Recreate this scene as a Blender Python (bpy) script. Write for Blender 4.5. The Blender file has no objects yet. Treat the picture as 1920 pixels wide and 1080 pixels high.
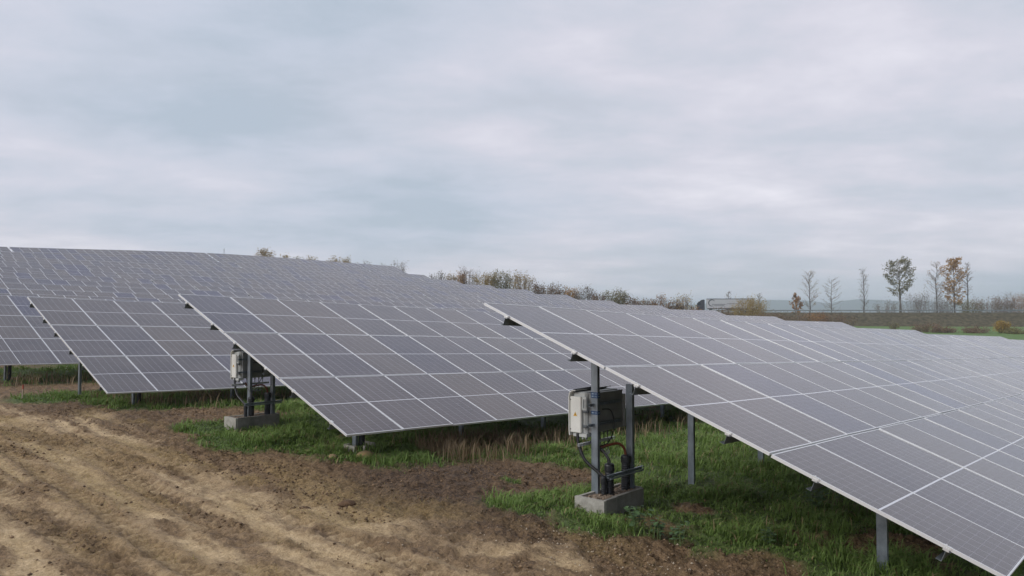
import bpy, math, random
import numpy as np
from mathutils import Vector, Matrix

# ------------------------------------------------------------------ camera, sky, sun
SC = bpy.context.scene
COL = SC.collection
FPX = 1434.0                                   # focal length in pixels of a 1920 wide picture
AZ = math.radians(41.5)                        # row direction (+X) is this far right of the view
PITCH = math.atan(45 / FPX)
SA, CA = math.sin(AZ), math.cos(AZ)

cam_d = bpy.data.cameras.new('camera')
cam = bpy.data.objects.new('camera', cam_d)
COL.objects.link(cam)
cam_d.sensor_width = 36.0
cam_d.lens = 36.0 * FPX / 1920.0
cam_d.clip_start = 0.1
cam_d.clip_end = 30000.0
cam.location = (0, 0, 0)
cam.rotation_euler = (math.radians(90) + PITCH, 0, -(math.pi / 2 - AZ))
SC.camera = cam

SUN_ELEV, SUN_AZ = math.radians(37), math.radians(158)     # azimuth measured in the XY plane from +X

def build_world():
    w = bpy.data.worlds.new('World')
    SC.world = w
    w.use_nodes = True
    nt = w.node_tree
    nt.nodes.clear()
    N, L = nt.nodes.new, nt.links.new
    out = N('ShaderNodeOutputWorld')
    bg = N('ShaderNodeBackground')
    bg.inputs['Strength'].default_value = 0.1
    sky = N('ShaderNodeTexSky')
    sky.sky_type = 'NISHITA'
    sky.sun_disc = False
    sky.sun_elevation = SUN_ELEV
    sky.sun_rotation = math.pi / 2 - SUN_AZ
    sky.dust_density = 2.0
    tc = N('ShaderNodeTexCoord')
    sep = N('ShaderNodeSeparateXYZ')
    L(tc.outputs['Generated'], sep.inputs[0])
    ab = N('ShaderNodeMath'); ab.operation = 'ABSOLUTE'
    L(sep.outputs['Z'], ab.inputs[0])
    ad = N('ShaderNodeMath'); ad.operation = 'ADD'; ad.inputs[1].default_value = 0.16
    L(ab.outputs[0], ad.inputs[0])
    dx = N('ShaderNodeMath'); dx.operation = 'DIVIDE'
    dy = N('ShaderNodeMath'); dy.operation = 'DIVIDE'
    L(sep.outputs['X'], dx.inputs[0]); L(ad.outputs[0], dx.inputs[1])
    L(sep.outputs['Y'], dy.inputs[0]); L(ad.outputs[0], dy.inputs[1])
    cmb = N('ShaderNodeCombineXYZ')
    L(dx.outputs[0], cmb.inputs[0]); L(dy.outputs[0], cmb.inputs[1])
    mp = N('ShaderNodeMapping')
    mr = N('ShaderNodeMapping')                    # first axis across the view, second away from it
    mr.inputs['Rotation'].default_value = (0, 0, math.pi / 2 - AZ)
    L(cmb.outputs[0], mr.inputs[0])
    mp.inputs['Location'].default_value = (2.2, 4.9, 0)
    mp.inputs['Scale'].default_value = (0.80, 1.0, 1)
    L(mr.outputs[0], mp.inputs[0])
    n1 = N('ShaderNodeTexNoise')
    n1.inputs['Scale'].default_value = 0.9
    n1.inputs['Detail'].default_value = 8.0
    n1.inputs['Roughness'].default_value = 0.5
    n1.inputs['Distortion'].default_value = 0.1
    L(mp.outputs[0], n1.inputs['Vector'])
    n2 = N('ShaderNodeTexNoise')
    n2.inputs['Scale'].default_value = 2.7
    n2.inputs['Detail'].default_value = 6.0
    n2.inputs['Roughness'].default_value = 0.6
    n2.inputs['Distortion'].default_value = 0.15
    L(mp.outputs[0], n2.inputs['Vector'])
    mx = N('ShaderNodeMix'); mx.data_type = 'FLOAT'
    mx.inputs[0].default_value = 0.33
    L(n1.outputs[0], mx.inputs[2]); L(n2.outputs[0], mx.inputs[3])
    rp = N('ShaderNodeValToRGB')
    e = rp.color_ramp.elements
    e[0].position, e[0].color = 0.375, (0.445, 0.515, 0.605, 1)
    e[1].position, e[1].color = 0.66, (0.77, 0.765, 0.845, 1)
    m = e.new(0.465); m.color = (0.55, 0.595, 0.695, 1)
    m = e.new(0.55); m.color = (0.62, 0.64, 0.735, 1)
    L(mx.outputs[0], rp.inputs[0])
    rq = N('ShaderNodeValToRGB')                   # lavender parts of the overcast
    e = rq.color_ramp.elements
    e[0].position, e[0].color = 0.365, (0.50, 0.53, 0.60, 1)
    e[1].position, e[1].color = 0.66, (0.82, 0.80, 0.87, 1)
    m = e.new(0.465); m.color = (0.565, 0.595, 0.675, 1)
    m = e.new(0.545); m.color = (0.66, 0.655, 0.735, 1)
    L(mx.outputs[0], rq.inputs[0])
    n3 = N('ShaderNodeTexNoise')
    n3.inputs['Scale'].default_value = 0.45
    n3.inputs['Detail'].default_value = 2.0
    L(mp.outputs[0], n3.inputs['Vector'])
    hr = N('ShaderNodeMapRange'); hr.inputs[1].default_value = .40; hr.inputs[2].default_value = .56
    L(n3.outputs[0], hr.inputs[0])
    hue = N('ShaderNodeMix'); hue.data_type = 'RGBA'
    L(hr.outputs[0], hue.inputs[0]); L(rp.outputs[0], hue.inputs[6]); L(rq.outputs[0], hue.inputs[7])
    sc10 = N('ShaderNodeVectorMath'); sc10.operation = 'SCALE'; sc10.inputs['Scale'].default_value = 10.0
    L(hue.outputs[2], sc10.inputs[0])
    mix = N('ShaderNodeMix'); mix.data_type = 'RGBA'
    mix.inputs[0].default_value = 0.94
    L(sky.outputs[0], mix.inputs[6]); L(sc10.outputs[0], mix.inputs[7])
    L(mix.outputs[2], bg.inputs['Color'])
    L(bg.outputs[0], out.inputs['Surface'])

build_world()
sun_d = bpy.data.lights.new('sun', 'SUN')
sun_d.energy = 1.5
sun_d.angle = math.radians(40)
sun_d.color = (1.0, 0.96, 0.9)
sun = bpy.data.objects.new('sun', sun_d)
COL.objects.link(sun)
sun.rotation_euler = (math.pi / 2 - SUN_ELEV, 0, SUN_AZ + math.pi / 2)
SC.view_settings.view_transform = 'Standard'
SC.view_settings.look = 'None'
SC.view_settings.exposure = 0.15
SC.view_settings.gamma = 1.0
SC.render.engine = 'CYCLES'
SC.cycles.use_denoising = True
SC.cycles.use_adaptive_sampling = True
SC.cycles.adaptive_threshold = 0.02
SC.cycles.max_bounces = 6
SC.cycles.volume_bounces = 2

random.seed(7)
RNG = np.random.default_rng(11)

# ------------------------------------------------------------------ helpers
def pix(x, y=None, u=None, v=None, h=None, Z=None):
    """ground position seen along a picture direction, at a known distance"""
    X = (x - 960) / FPX
    Y = ((585 if y is None else y) - 540) / FPX
    zh = math.cos(PITCH) + Y * math.sin(PITCH)
    hh = -Y * math.cos(PITCH) + math.sin(PITCH)
    du, dv = X * SA + zh * CA, -X * CA + zh * SA
    if u is not None: t = u / du
    elif v is not None: t = v / dv
    elif h is not None: t = h / hh
    else: t = Z / zh
    return Vector((du * t, dv * t, hh * t))

def cw(X, Z):
    """right / forward metres from the viewpoint to world"""
    return X * SA + Z * CA, -X * CA + Z * SA

def smooth(a, b, x):
    t = np.clip((x - a) / (b - a), 0, 1)
    return t * t * (3 - 2 * t)

def _hash(ix, iy, seed):
    n = (ix.astype(np.int64) * 374761393 + iy.astype(np.int64) * 668265263 + seed * 1442695041) & 0xffffffff
    n = ((n ^ (n >> 13)) * 1274126177) & 0xffffffff
    n = (n ^ (n >> 16)) & 0xffffffff
    return n.astype(np.float64) / 4294967295.0

def noise(x, y, seed=0):
    x = np.asarray(x, float); y = np.asarray(y, float)
    ix, iy = np.floor(x), np.floor(y)
    fx, fy = x - ix, y - iy
    fx = fx * fx * (3 - 2 * fx); fy = fy * fy * (3 - 2 * fy)
    a = _hash(ix, iy, seed); b = _hash(ix + 1, iy, seed)
    c = _hash(ix, iy + 1, seed); d = _hash(ix + 1, iy + 1, seed)
    return (a + (b - a) * fx) * (1 - fy) + (c + (d - c) * fx) * fy

def fbm(x, y, seed=0, oct=4):
    s, a, t = 0.0, 0.5, 0.0
    for i in range(oct):
        s = s + a * noise(x, y, seed + i * 17); t += a
        x, y, a = x * 2.03 + 3.1, y * 2.03 - 1.7, a * 0.5
    return s / t

# ---- terrain: height of the tables' top edges, read at four stations along fourteen rows
PITCHV = 9.4
V0 = 7.66
UN = np.array([8.0, 36.0, 67.0, 109.0])
TK = np.array([
    (0.00, -1.15, -2.3, -3.9),
    (.135, -1.0, -2.1, -3.6), (.40, -.68, -1.7, -2.98), (.45, -.45, -1.2, -2.34), (.72, -.1, -.6, -1.39),
    (1.05, .45, 0, -.66), (1.55, 1.05, .65, .25), (2.25, 1.8, 1.4, 1.04), (3.05, 2.6, 2.25, 1.91),
    (4.0, 3.5, 3.1, 3.06), (5.0, 4.55, 4.2, 4.19), (6.1, 5.75, 5.5, 5.18), (7.2, 6.95, 6.9, 6.38),
    (8.2, 8.2, 8.3, 7.79), (9.0, 9.6, 10.45, 9.97), (9.6, 10.2, 11.0, 10.5)])
VN = V0 + PITCHV * np.arange(-1, 15)

def _hermite(xs, F, x):
    """F[..., n] at nodes xs, evaluated at x (smooth, clamped); F is (len(x), n)"""
    i = np.clip(np.searchsorted(xs, x) - 1, 0, len(xs) - 2)
    r = np.arange(len(x))
    h = xs[i + 1] - xs[i]
    t = np.clip((x - xs[i]) / h, 0, 1)
    y0, y1 = F[r, i], F[r, i + 1]
    s = y1 - y0
    im, ip = np.maximum(i - 1, 0), np.minimum(i + 2, len(xs) - 1)
    m0 = np.where(i > 0, (y1 - F[r, im]) / (xs[i + 1] - xs[im]) * h, s)
    m1 = np.where(i + 2 < len(xs), (F[r, ip] - y0) / (xs[ip] - xs[i]) * h, s)
    t2, t3 = t * t, t * t * t
    return (2*t3-3*t2+1)*y0 + (t3-2*t2+t)*m0 + (-2*t3+3*t2)*y1 + (t3-t2)*m1

def TT(u, v):
    u = np.atleast_1d(np.asarray(u, float)).ravel(); v = np.atleast_1d(np.asarray(v, float)).ravel()
    n = max(len(u), len(v))
    u = np.broadcast_to(u, (n,)); v = np.broadcast_to(v, (n,))
    cols = np.stack([_hermite(VN, np.broadcast_to(TK[:, j], (n, len(VN))), v) for j in range(4)], axis=1)
    t = _hermite(UN, cols, u)
    return t + 0.012 * np.clip(8 - u, 0, 14)

DROP = 2.95
def ground_smooth(u, v):
    u = np.atleast_1d(np.asarray(u, float)).ravel(); v = np.atleast_1d(np.asarray(v, float)).ravel()
    g = TT(u, v) - DROP
    far_v = np.maximum(v - 142, 0)
    g = g - np.minimum(far_v * 0.07, g + 9.0) * (far_v > 0)
    dist = np.hypot(u, v)
    X = u * SA - v * CA
    Z = u * CA + v * SA
    field = -3.8 - 0.012 * np.clip(190 - Z, 0, 80) - 6 * smooth(320, 900, dist)
    k = smooth(113, 158, u)
    return g * (1 - k) + field * k

def ground_z(u, v):
    return float(ground_smooth(np.array([u]), np.array([v]))[0])

# ---- materials
def mat(name, color=(.5, .5, .5), rough=.6, metal=0.0, spec=.5, var=0.0, scale=6.0, bump=0.0, bscale=30.0, color2=None, coord='Object', detail=6):
    m = bpy.data.materials.new(name)
    m.use_nodes = True
    nt = m.node_tree
    b = nt.nodes['Principled BSDF']
    b.inputs['Base Color'].default_value = (*color, 1)
    b.inputs['Roughness'].default_value = rough
    b.inputs['Metallic'].default_value = metal
    b.inputs['Specular IOR Level'].default_value = spec
    tc = nt.nodes.new('ShaderNodeTexCoord')
    if var > 0 or color2 is not None:
        n = nt.nodes.new('ShaderNodeTexNoise')
        n.inputs['Scale'].default_value = scale
        n.inputs['Detail'].default_value = detail
        n.inputs['Roughness'].default_value = .65
        nt.links.new(tc.outputs[coord], n.inputs['Vector'])
        r = nt.nodes.new('ShaderNodeValToRGB')
        c2 = color2 if color2 is not None else tuple(c * (1 - var) for c in color)
        c1 = color if color2 is not None else tuple(min(1, c * (1 + var * .6)) for c in color)
        r.color_ramp.elements[0].position = .32
        r.color_ramp.elements[0].color = (*c2, 1)
        r.color_ramp.elements[1].position = .68
        r.color_ramp.elements[1].color = (*c1, 1)
        nt.links.new(n.outputs[0], r.inputs[0])
        nt.links.new(r.outputs[0], b.inputs['Base Color'])
    if bump > 0:
        n2 = nt.nodes.new('ShaderNodeTexNoise')
        n2.inputs['Scale'].default_value = bscale
        n2.inputs['Detail'].default_value = 4
        nt.links.new(tc.outputs[coord], n2.inputs['Vector'])
        bp = nt.nodes.new('ShaderNodeBump')
        bp.inputs['Strength'].default_value = bump
        bp.inputs['Distance'].default_value = .02
        nt.links.new(n2.outputs[0], bp.inputs['Height'])
        nt.links.new(bp.outputs[0], b.inputs['Normal'])
    return m

def foliage_mat(name, ca, cb, trans=.25):
    """colour runs from ca to cb with the per-vertex 'tint' attribute"""
    m = bpy.data.materials.new(name)
    m.use_nodes = True
    nt = m.node_tree
    b = nt.nodes['Principled BSDF']
    at = nt.nodes.new('ShaderNodeAttribute'); at.attribute_name = 'tint'
    mx = nt.nodes.new('ShaderNodeMix'); mx.data_type = 'RGBA'
    mx.inputs[6].default_value = (*ca, 1); mx.inputs[7].default_value = (*cb, 1)
    nt.links.new(at.outputs['Fac'], mx.inputs[0])
    nt.links.new(mx.outputs[2], b.inputs['Base Color'])
    b.inputs['Roughness'].default_value = .65
    b.inputs['Specular IOR Level'].default_value = .25
    tr = nt.nodes.new('ShaderNodeBsdfTranslucent')
    nt.links.new(mx.outputs[2], tr.inputs['Color'])
    ms = nt.nodes.new('ShaderNodeMixShader'); ms.inputs[0].default_value = trans
    nt.links.new(b.outputs[0], ms.inputs[1]); nt.links.new(tr.outputs[0], ms.inputs[2])
    nt.links.new(ms.outputs[0], nt.nodes['Material Output'].inputs['Surface'])
    return m

W_MOD, L_MOD, TH = 1.237, 2.277, 0.035
PITCHU = 1.247
ROWGAP = 0.025

def module_glass():
    m = bpy.data.materials.new('cell_glass')
    m.use_nodes = True
    nt = m.node_tree
    N, L = nt.nodes.new, nt.links.new
    b = nt.nodes['Principled BSDF']
    tc = N('ShaderNodeTexCoord')
    sp = N('ShaderNodeSeparateXYZ'); L(tc.outputs['Object'], sp.inputs[0])
    oi = N('ShaderNodeObjectInfo')
    def M(op, a, bb=None, c=None):
        n = N('ShaderNodeMath'); n.operation = op
        for i, q in enumerate((a, bb, c)):
            if q is None: continue
            if isinstance(q, (int, float)): n.inputs[i].default_value = q
            else: L(q, n.inputs[i])
        return n.outputs[0]
    cw_ = (W_MOD - .045) / 6
    ch_ = (L_MOD / 2 - .035) / 11
    px = M('PINGPONG', M('ADD', sp.outputs['X'], cw_ * 6), cw_ / 2)      # distance from column border (0 at border, period cw)
    py = M('PINGPONG', M('ADD', M('ABSOLUTE', sp.outputs['Y']), -.011 + ch_ * 20), ch_ / 2)
    # pingpong has period 2*scale, so borders sit at multiples of the pitch
    lx = M('LESS_THAN', px, .0052)
    ly = M('LESS_THAN', py, .0022)
    bus = M('LESS_THAN', M('PINGPONG', sp.outputs['X'], cw_ / 12), .0011)
    line = M('MAXIMUM', M('MULTIPLY', lx, .60), M('MAXIMUM', M('MULTIPLY', ly, .34), M('MULTIPLY', bus, .25)))
    r1 = N('ShaderNodeValToRGB')
    e = r1.color_ramp.elements
    e[0].position, e[0].color = 0, (.055, .048, .059, 1)
    e[1].position, e[1].color = 1, (.030, .031, .076, 1)
    q = e.new(.45); q.color = (.078, .064, .060, 1)
    q = e.new(.8); q.color = (.046, .043, .060, 1)
    L(oi.outputs['Random'], r1.inputs[0])
    # dusty film on the glass
    ad = N('ShaderNodeVectorMath'); ad.operation = 'ADD'
    L(tc.outputs['Object'], ad.inputs[0]); L(oi.outputs['Location'], ad.inputs[1])
    nz = N('ShaderNodeTexNoise'); nz.inputs['Scale'].default_value = 1.3; nz.inputs['Detail'].default_value = 7
    L(ad.outputs[0], nz.inputs['Vector'])
    dust = M('MULTIPLY', M('SUBTRACT', nz.outputs[0], .22), .19)
    dm = N('ShaderNodeMix'); dm.data_type = 'RGBA'; dm.clamp_factor = True
    dm.inputs[7].default_value = (.45, .39, .35, 1)
    L(dust, dm.inputs[0])
    L(r1.outputs[0], dm.inputs[6])
    lm = N('ShaderNodeMix'); lm.data_type = 'RGBA'
    lm.inputs[7].default_value = (.36, .36, .40, 1)
    L(line, lm.inputs[0]); L(dm.outputs[2], lm.inputs[6])
    L(lm.outputs[2], b.inputs['Base Color'])
    b.inputs['Roughness'].default_value = .16
    b.inputs['IOR'].default_value = 1.5
    rr = M('ADD', M('MULTIPLY', nz.outputs[0], .16), .08)
    L(rr, b.inputs['Roughness'])
    return m

MAT = {}
MAT['glass'] = module_glass()
MAT['frame'] = mat('module_frame', (.72, .73, .74), .38, .35)
MAT['strip'] = mat('white_backsheet_strip', (.66, .67, .70), .2)
MAT['back'] = mat('module_back', (.10, .10, .105), .6)
MAT['galv'] = mat('galvanised_steel', (.27, .31, .35), .45, .55, var=.3, scale=9)
MAT['purlin'] = mat('purlin_steel', (.20, .225, .245), .5, .5, var=.3, scale=7)
MAT['alu'] = mat('clamp_aluminium', (.72, .73, .73), .35, .5)
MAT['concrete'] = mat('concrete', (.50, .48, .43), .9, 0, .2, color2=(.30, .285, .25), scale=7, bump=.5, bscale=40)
MAT['conc_shaded'] = mat('shaded_concrete', (.30, .285, .26), .9, 0, .2, color2=(.17, .165, .15), scale=4, bump=.5, bscale=40)  # darker copy of concrete: shade on panels turned from the light, put into colour
MAT['gravel'] = mat('gravel_fill', (.42, .33, .25), .95, 0, .2, color2=(.16, .12, .09), scale=45, bump=1, bscale=60)
MAT['white'] = mat('white_powder_coat', (.74, .74, .70), .45, var=.08, scale=4)
MAT['inv_grey'] = mat('light_grey_casting', (.50, .52, .51), .5, .1, var=.12, scale=6)
MAT['heatsink'] = mat('heat_sink_grey', (.30, .31, .31), .55, .2, var=.2, scale=5)
MAT['dark_trim'] = mat('dark_trim', (.09, .10, .11), .5)
MAT['black_pvc'] = mat('black_conduit', (.018, .020, .024), .45, var=.3, scale=8)
MAT['black_cable'] = mat('black_cable', (.02, .02, .022), .4)
MAT['orange_cable'] = mat('orange_cable', (.15, .04, .02), .5)
MAT['yellow'] = mat('warning_yellow', (.75, .42, .04), .5)
MAT['black'] = mat('black_ink', (.01, .01, .01), .6)
MAT['blue'] = mat('blue_label', (.015, .05, .14), .5)
MAT['pale_ink'] = mat('pale_lettering', (.35, .45, .55), .5)
MAT['wood'] = mat('stake_wood', (.42, .33, .25), .8, var=.2, scale=20)
MAT['red'] = mat('red_paint', (.36, .07, .04), .6)
MAT['rock'] = mat('tan_rock', (.42, .28, .13), .9, color2=(.25, .19, .12), scale=7, bump=.6, bscale=25)
MAT['bark'] = mat('bark', (.105, .088, .075), .9, var=.35, scale=3)
MAT['twig'] = mat('pale_twig', (.20, .15, .125), .9, var=.25, scale=1)
MAT['truck_box'] = mat('trailer_side', (.50, .50, .52), .4, var=.05, scale=.5)
MAT['truck_dark'] = mat('truck_dark', (.045, .05, .062), .4, var=.2)
MAT['truck_glass'] = mat('truck_glass', (.02, .025, .03), .08)
MAT['rubber'] = mat('rubber', (.02, .02, .02), .8)
MAT['logo'] = mat('trailer_logo_grey', (.07, .075, .085), .5)
MAT['logo_pale'] = mat('trailer_lettering_grey', (.24, .24, .26), .5)
MAT['rail'] = mat('guard_rail_steel', (.27, .30, .31), .45, .4, var=.2, scale=.6)
MAT['asphalt'] = mat('asphalt', (.055, .055, .058), .85, var=.2, scale=2)
MAT['line'] = mat('road_paint', (.75, .75, .72), .6)

# ---- mesh builder
class MB:
    def __init__(self):
        self.v, self.f, self.m = [], [], []
    def add(self, vs, fs, mi=0):
        o = len(self.v)
        self.v += [tuple(p) for p in vs]
        self.f += [tuple(i + o for i in f) for f in fs]
        self.m += [mi] * len(fs)
    def box(self, c, s, mi=0, M=None):
        x, y, z = s[0] / 2, s[1] / 2, s[2] / 2
        vs = [Vector((sx * x, sy * y, sz * z)) for sz in (-1, 1) for sy in (-1, 1) for sx in (-1, 1)]
        if M is not None: vs = [M @ p for p in vs]
        vs = [p + Vector(c) for p in vs]
        self.add(vs, [(0, 2, 3, 1), (4, 5, 7, 6), (0, 1, 5, 4), (2, 6, 7, 3), (0, 4, 6, 2), (1, 3, 7, 5)], mi)
    def rbox(self, c, s, r, mi=0):
        """box with chamfered vertical and top edges"""
        x, y, z = s[0] / 2, s[1] / 2, s[2] / 2
        def ring(dx, dy, zz):
            return [(c[0] + a, c[1] + b, c[2] + zz) for a, b in
                    [(-x + r + dx, -y + dx), (x - r - dx, -y + dx), (x - dx, -y + r + dx), (x - dx, y - r - dx), (x - r - dx, y - dx), (-x + r + dx, y - dx), (-x + dx, y - r - dx), (-x + dx, -y + r + dx)]]
        R = ring(r * .6, 0, -z) + ring(0, 0, -z + r * .6) + ring(0, 0, z - r * .6) + ring(r * .6, 0, z)
        fs = [tuple(reversed(range(8)))] + [tuple(24 + i for i in range(8))]
        for k in range(3):
            fs += [(k * 8 + i, k * 8 + (i + 1) % 8, k * 8 + 8 + (i + 1) % 8, k * 8 + 8 + i) for i in range(8)]
        self.add(R, fs, mi)
    def tube(self, pts, radii, n=6, mi=0, cap=True):
        pts = [Vector(p) for p in pts]
        if isinstance(radii, (int, float)): radii = [radii] * len(pts)
        vs, fs = [], []
        a = None
        for i, p in enumerate(pts):
            d = (pts[min(i + 1, len(pts) - 1)] - pts[max(i - 1, 0)])
            d = d.normalized() if d.length > 1e-9 else Vector((0, 0, 1))
            if a is None:
                a = d.orthogonal().normalized()
            else:
                a = (a - d * a.dot(d))
                a = a.normalized() if a.length > 1e-6 else d.orthogonal().normalized()
            b = d.cross(a)
            for j in range(n):
                t = 2 * math.pi * j / n
                vs.append(p + (a * math.cos(t) + b * math.sin(t)) * radii[i])
        for i in range(len(pts) - 1):
            for j in range(n):
                fs.append((i * n + j, i * n + (j + 1) % n, (i + 1) * n + (j + 1) % n, (i + 1) * n + j))
        if cap:
            fs.append(tuple(reversed(range(n))))
            fs.append(tuple((len(pts) - 1) * n + j for j in range(n)))
        self.add(vs, fs, mi)
    def prism(self, poly, axis, a, b, mi=0):
        """extrude a 2D outline along axis 'x','y' or 'z' from a to b"""
        n = len(poly)
        def P(p, t):
            if axis == 'x': return (t, p[0], p[1])
            if axis == 'y': return (p[0], t, p[1])
            return (p[0], p[1], t)
        vs = [P(p, a) for p in poly] + [P(p, b) for p in poly]
        fs = [tuple(range(n))[::-1], tuple(range(n, 2 * n))] + [(i, (i + 1) % n, n + (i + 1) % n, n + i) for i in range(n)]
        self.add(vs, fs, mi)
    def mesh(self, name, mats, smooth_=False):
        me = bpy.data.meshes.new(name)
        me.from_pydata(self.v, [], self.f)
        for m in (mats if isinstance(mats, (list, tuple)) else [mats]):
            me.materials.append(MAT[m] if isinstance(m, str) else m)
        me.polygons.foreach_set('material_index', self.m)
        if smooth_: me.polygons.foreach_set('use_smooth', [True] * len(self.f))
        me.update()
        return me
    def build(self, name, mats, parent=None, loc=None, smooth_=False):
        return obj(name, self.mesh(name, mats, smooth_), parent, loc)

def obj(name, me, parent=None, loc=None):
    o = bpy.data.objects.new(name, me)
    COL.objects.link(o)
    if parent is not None: o.parent = parent
    if loc is not None: o.location = loc
    return o

def thing(name, label, cat, loc=(0, 0, 0), rz=0.0, group=None):
    o = bpy.data.objects.new(name, None)
    o.empty_display_size = .2
    COL.objects.link(o)
    o.location = loc
    o.rotation_euler = (0, 0, rz)
    return tag(o, label, cat, group)

def tag(o, label=None, cat=None, group=None, kind=None):
    if label: o['label'] = label
    if cat: o['category'] = cat
    if group: o['group'] = group
    if kind: o['kind'] = kind
    return o

def tri_mesh(name, V, F, material, tint=None):
    """fast mesh from numpy arrays of vertices and triangles"""
    me = bpy.data.meshes.new(name)
    V = np.asarray(V, np.float32); F = np.asarray(F, np.int32)
    me.vertices.add(len(V)); me.vertices.foreach_set('co', V.ravel())
    me.loops.add(F.size); me.loops.foreach_set('vertex_index', F.ravel())
    me.polygons.add(len(F))
    me.polygons.foreach_set('loop_start', np.arange(len(F), dtype=np.int32) * F.shape[1])
    if tint is not None:
        at = me.attributes.new('tint', 'FLOAT', 'POINT')
        at.data.foreach_set('value', np.asarray(tint, np.float32))
    me.materials.append(MAT[material] if isinstance(material, str) else material)
    me.update(calc_edges=True)
    me.validate()
    return me

# ------------------------------------------------------------------ the ground
def grow(start, step, end, ratio):
    out, x, s = [], start, step
    while x < end:
        x += s; s *= ratio; out.append(x)
    return out

def row_phase(v):
    """distance below the nearest row's top edge: 0 at the top edge, 6.4 at the bottom edge"""
    return np.mod(V0 - v, PITCHV)

def masks(u, v):
    e = 6.75 + 1.0 * (fbm(v * .22, v * 0 + 2.5, 5, 3) - .5) * 2 + .5 * (noise(v * .9, v * 0 + 7.1, 9) - .5)
    n1 = fbm(u * 1.1, v * 1.1, 21, 4)
    n2 = fbm(u * 2.2 + v * .12, v * .38, 31, 4)
    n3 = fbm(u * .5, v * .5, 41, 3)
    track = smooth(e + .5, e - .7, u + (n1 - .5) * 1.6)
    streak = smooth(.50, .62, n2 + .12 * (n1 - .5))
    sand = track * (1 - .85 * streak * smooth(-1, 2.5, u + 1.5)) * smooth(.30, .46, n1 + .1)
    mossband = smooth(1.2, 4.6, u) * smooth(e + 1.3, e + .2, u)
    moss = mossband * smooth(.44, .62, fbm(u * 1.3 + 9, v * .33, 51, 4)) * .52
    # grass: under the tables and, farther along the rows, in the aisles too
    ph = row_phase(v)
    under = smooth(-.3, .5, ph) * smooth(7.3, 6.0, ph)
    start = 8.05 + .9 * (n3 - .5) * 2 + .5 * (n1 - .5)
    g_under = under * smooth(start - .25, start + .35, u)
    g_aisle = smooth(10.6, 12.2, u + 1.8 * (n1 - .5) + (n3 - .5))
    grass = np.maximum(g_under, g_aisle) * smooth(.28, .42, n1 + .12 * smooth(9, 14, u))
    # loose tufts in the bare soil by the first trough
    for (cu, cv, r) in ((8.25, 7.15, .5), (8.75, 7.35, .4), (8.0, 6.75, .3), (8.3, 5.85, .75), (9.4, 8.3, .25), (7.6, 24.8, 1.2), (8.0, 14.3, 1.1), (8.1, 16.2, .8)):
        d = np.hypot(u - cu, (v - cv) * .8) + .35 * (n1 - .5)
        grass = np.maximum(grass, smooth(r, r * .55, d))
    # trampled soil strip near the camera-side corner and around the trough
    for (cu, cv, r) in ((8.5, 3.7, .6), (10.4, 5.6, .35), (7.6, 4.9, .9)):
        d = np.hypot(u - cu, v - cv) + .3 * (n1 - .5)
        grass = grass * (1 - .9 * smooth(r, r * .6, d))
    far = smooth(26, 40, np.hypot(u, v))
    grass = np.maximum(grass, far * smooth(9, 14, u) * .9)
    grass = np.maximum(grass, smooth(112, 125, u))
    return sand, moss, grass, track

RUTS = [(-2.4, .42), (-1.5, .30), (-.6, .42), (.25, .28), (.9, .45), (1.55, .26), (2.15, .40), (2.8, .28), (3.35, .46), (4.15, .28), (4.9, .42), (5.6, .30)]

def relief(u, v):
    """fine soil relief near the camera, and the tyre ruts"""
    near = smooth(46, 20, np.hypot(u, v))
    sand, moss, grass, track = masks(u, v)
    z = .10 * (fbm(u * .7, v * .7, 3, 3) - .5)
    rough = (1 - .62 * sand)
    cl = fbm(u * 3.3, v * 3.3, 61, 4) - .5
    rg = 1 - np.abs(2 * fbm(u * 6.5, v * 5.5, 71, 3) - 1)
    z = z + rough * (.13 * cl + .07 * (rg - .6)) * smooth(14.0, 9.5, u)
    z = z + rough * .11 * (fbm(u * 13, v * 11, 81, 2) - .5)
    z = z + .026 * (fbm(u * 8, v * 7, 91, 3) - .5)
    rut = np.zeros_like(u)
    for i, (uc, hw) in enumerate(RUTS):
        c = uc + .16 * np.sin(v * .21 + i * 1.7) + .14 * (noise(v * .35, v * 0 + i * 3.3, 7) - .5) + .045 * (v - 9)
        d = u - c
        inside = smooth(hw * .62, hw * .45, np.abs(d))
        rim = np.exp(-((np.abs(d) - hw * .72) / .09) ** 2)
        tread = np.sin(2 * math.pi * (v / .22) + np.abs(d) * 16 * (1 if i % 2 else -1))
        act = smooth(.28, .46, fbm(v * .25 + i * 5, u * .05 + i, 101, 2))
        z = z + act * (-.032 * inside + .026 * rim * (.4 + noise(u * 5, v * 4, 111)) + .026 * inside * tread)
        rut = np.maximum(rut, act * (inside * (.35 + .5 * (tread < -.1)) + .8 * rim))
    # low banks of dumped soil at the edge of the bare ground
    for (cu, cv, r, hgt) in ((8.6, 9.3, 1.7, .10), (7.5, 6.5, 1.6, .08), (7.6, 11.2, 1.2, .12), (7.3, 19.5, 2.0, .10)):
        z = z + hgt * np.exp(-((u - cu) ** 2 + (v - cv) ** 2) / (r * r))
    return z * near, sand, moss, grass, rut * track * near, track

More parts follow.
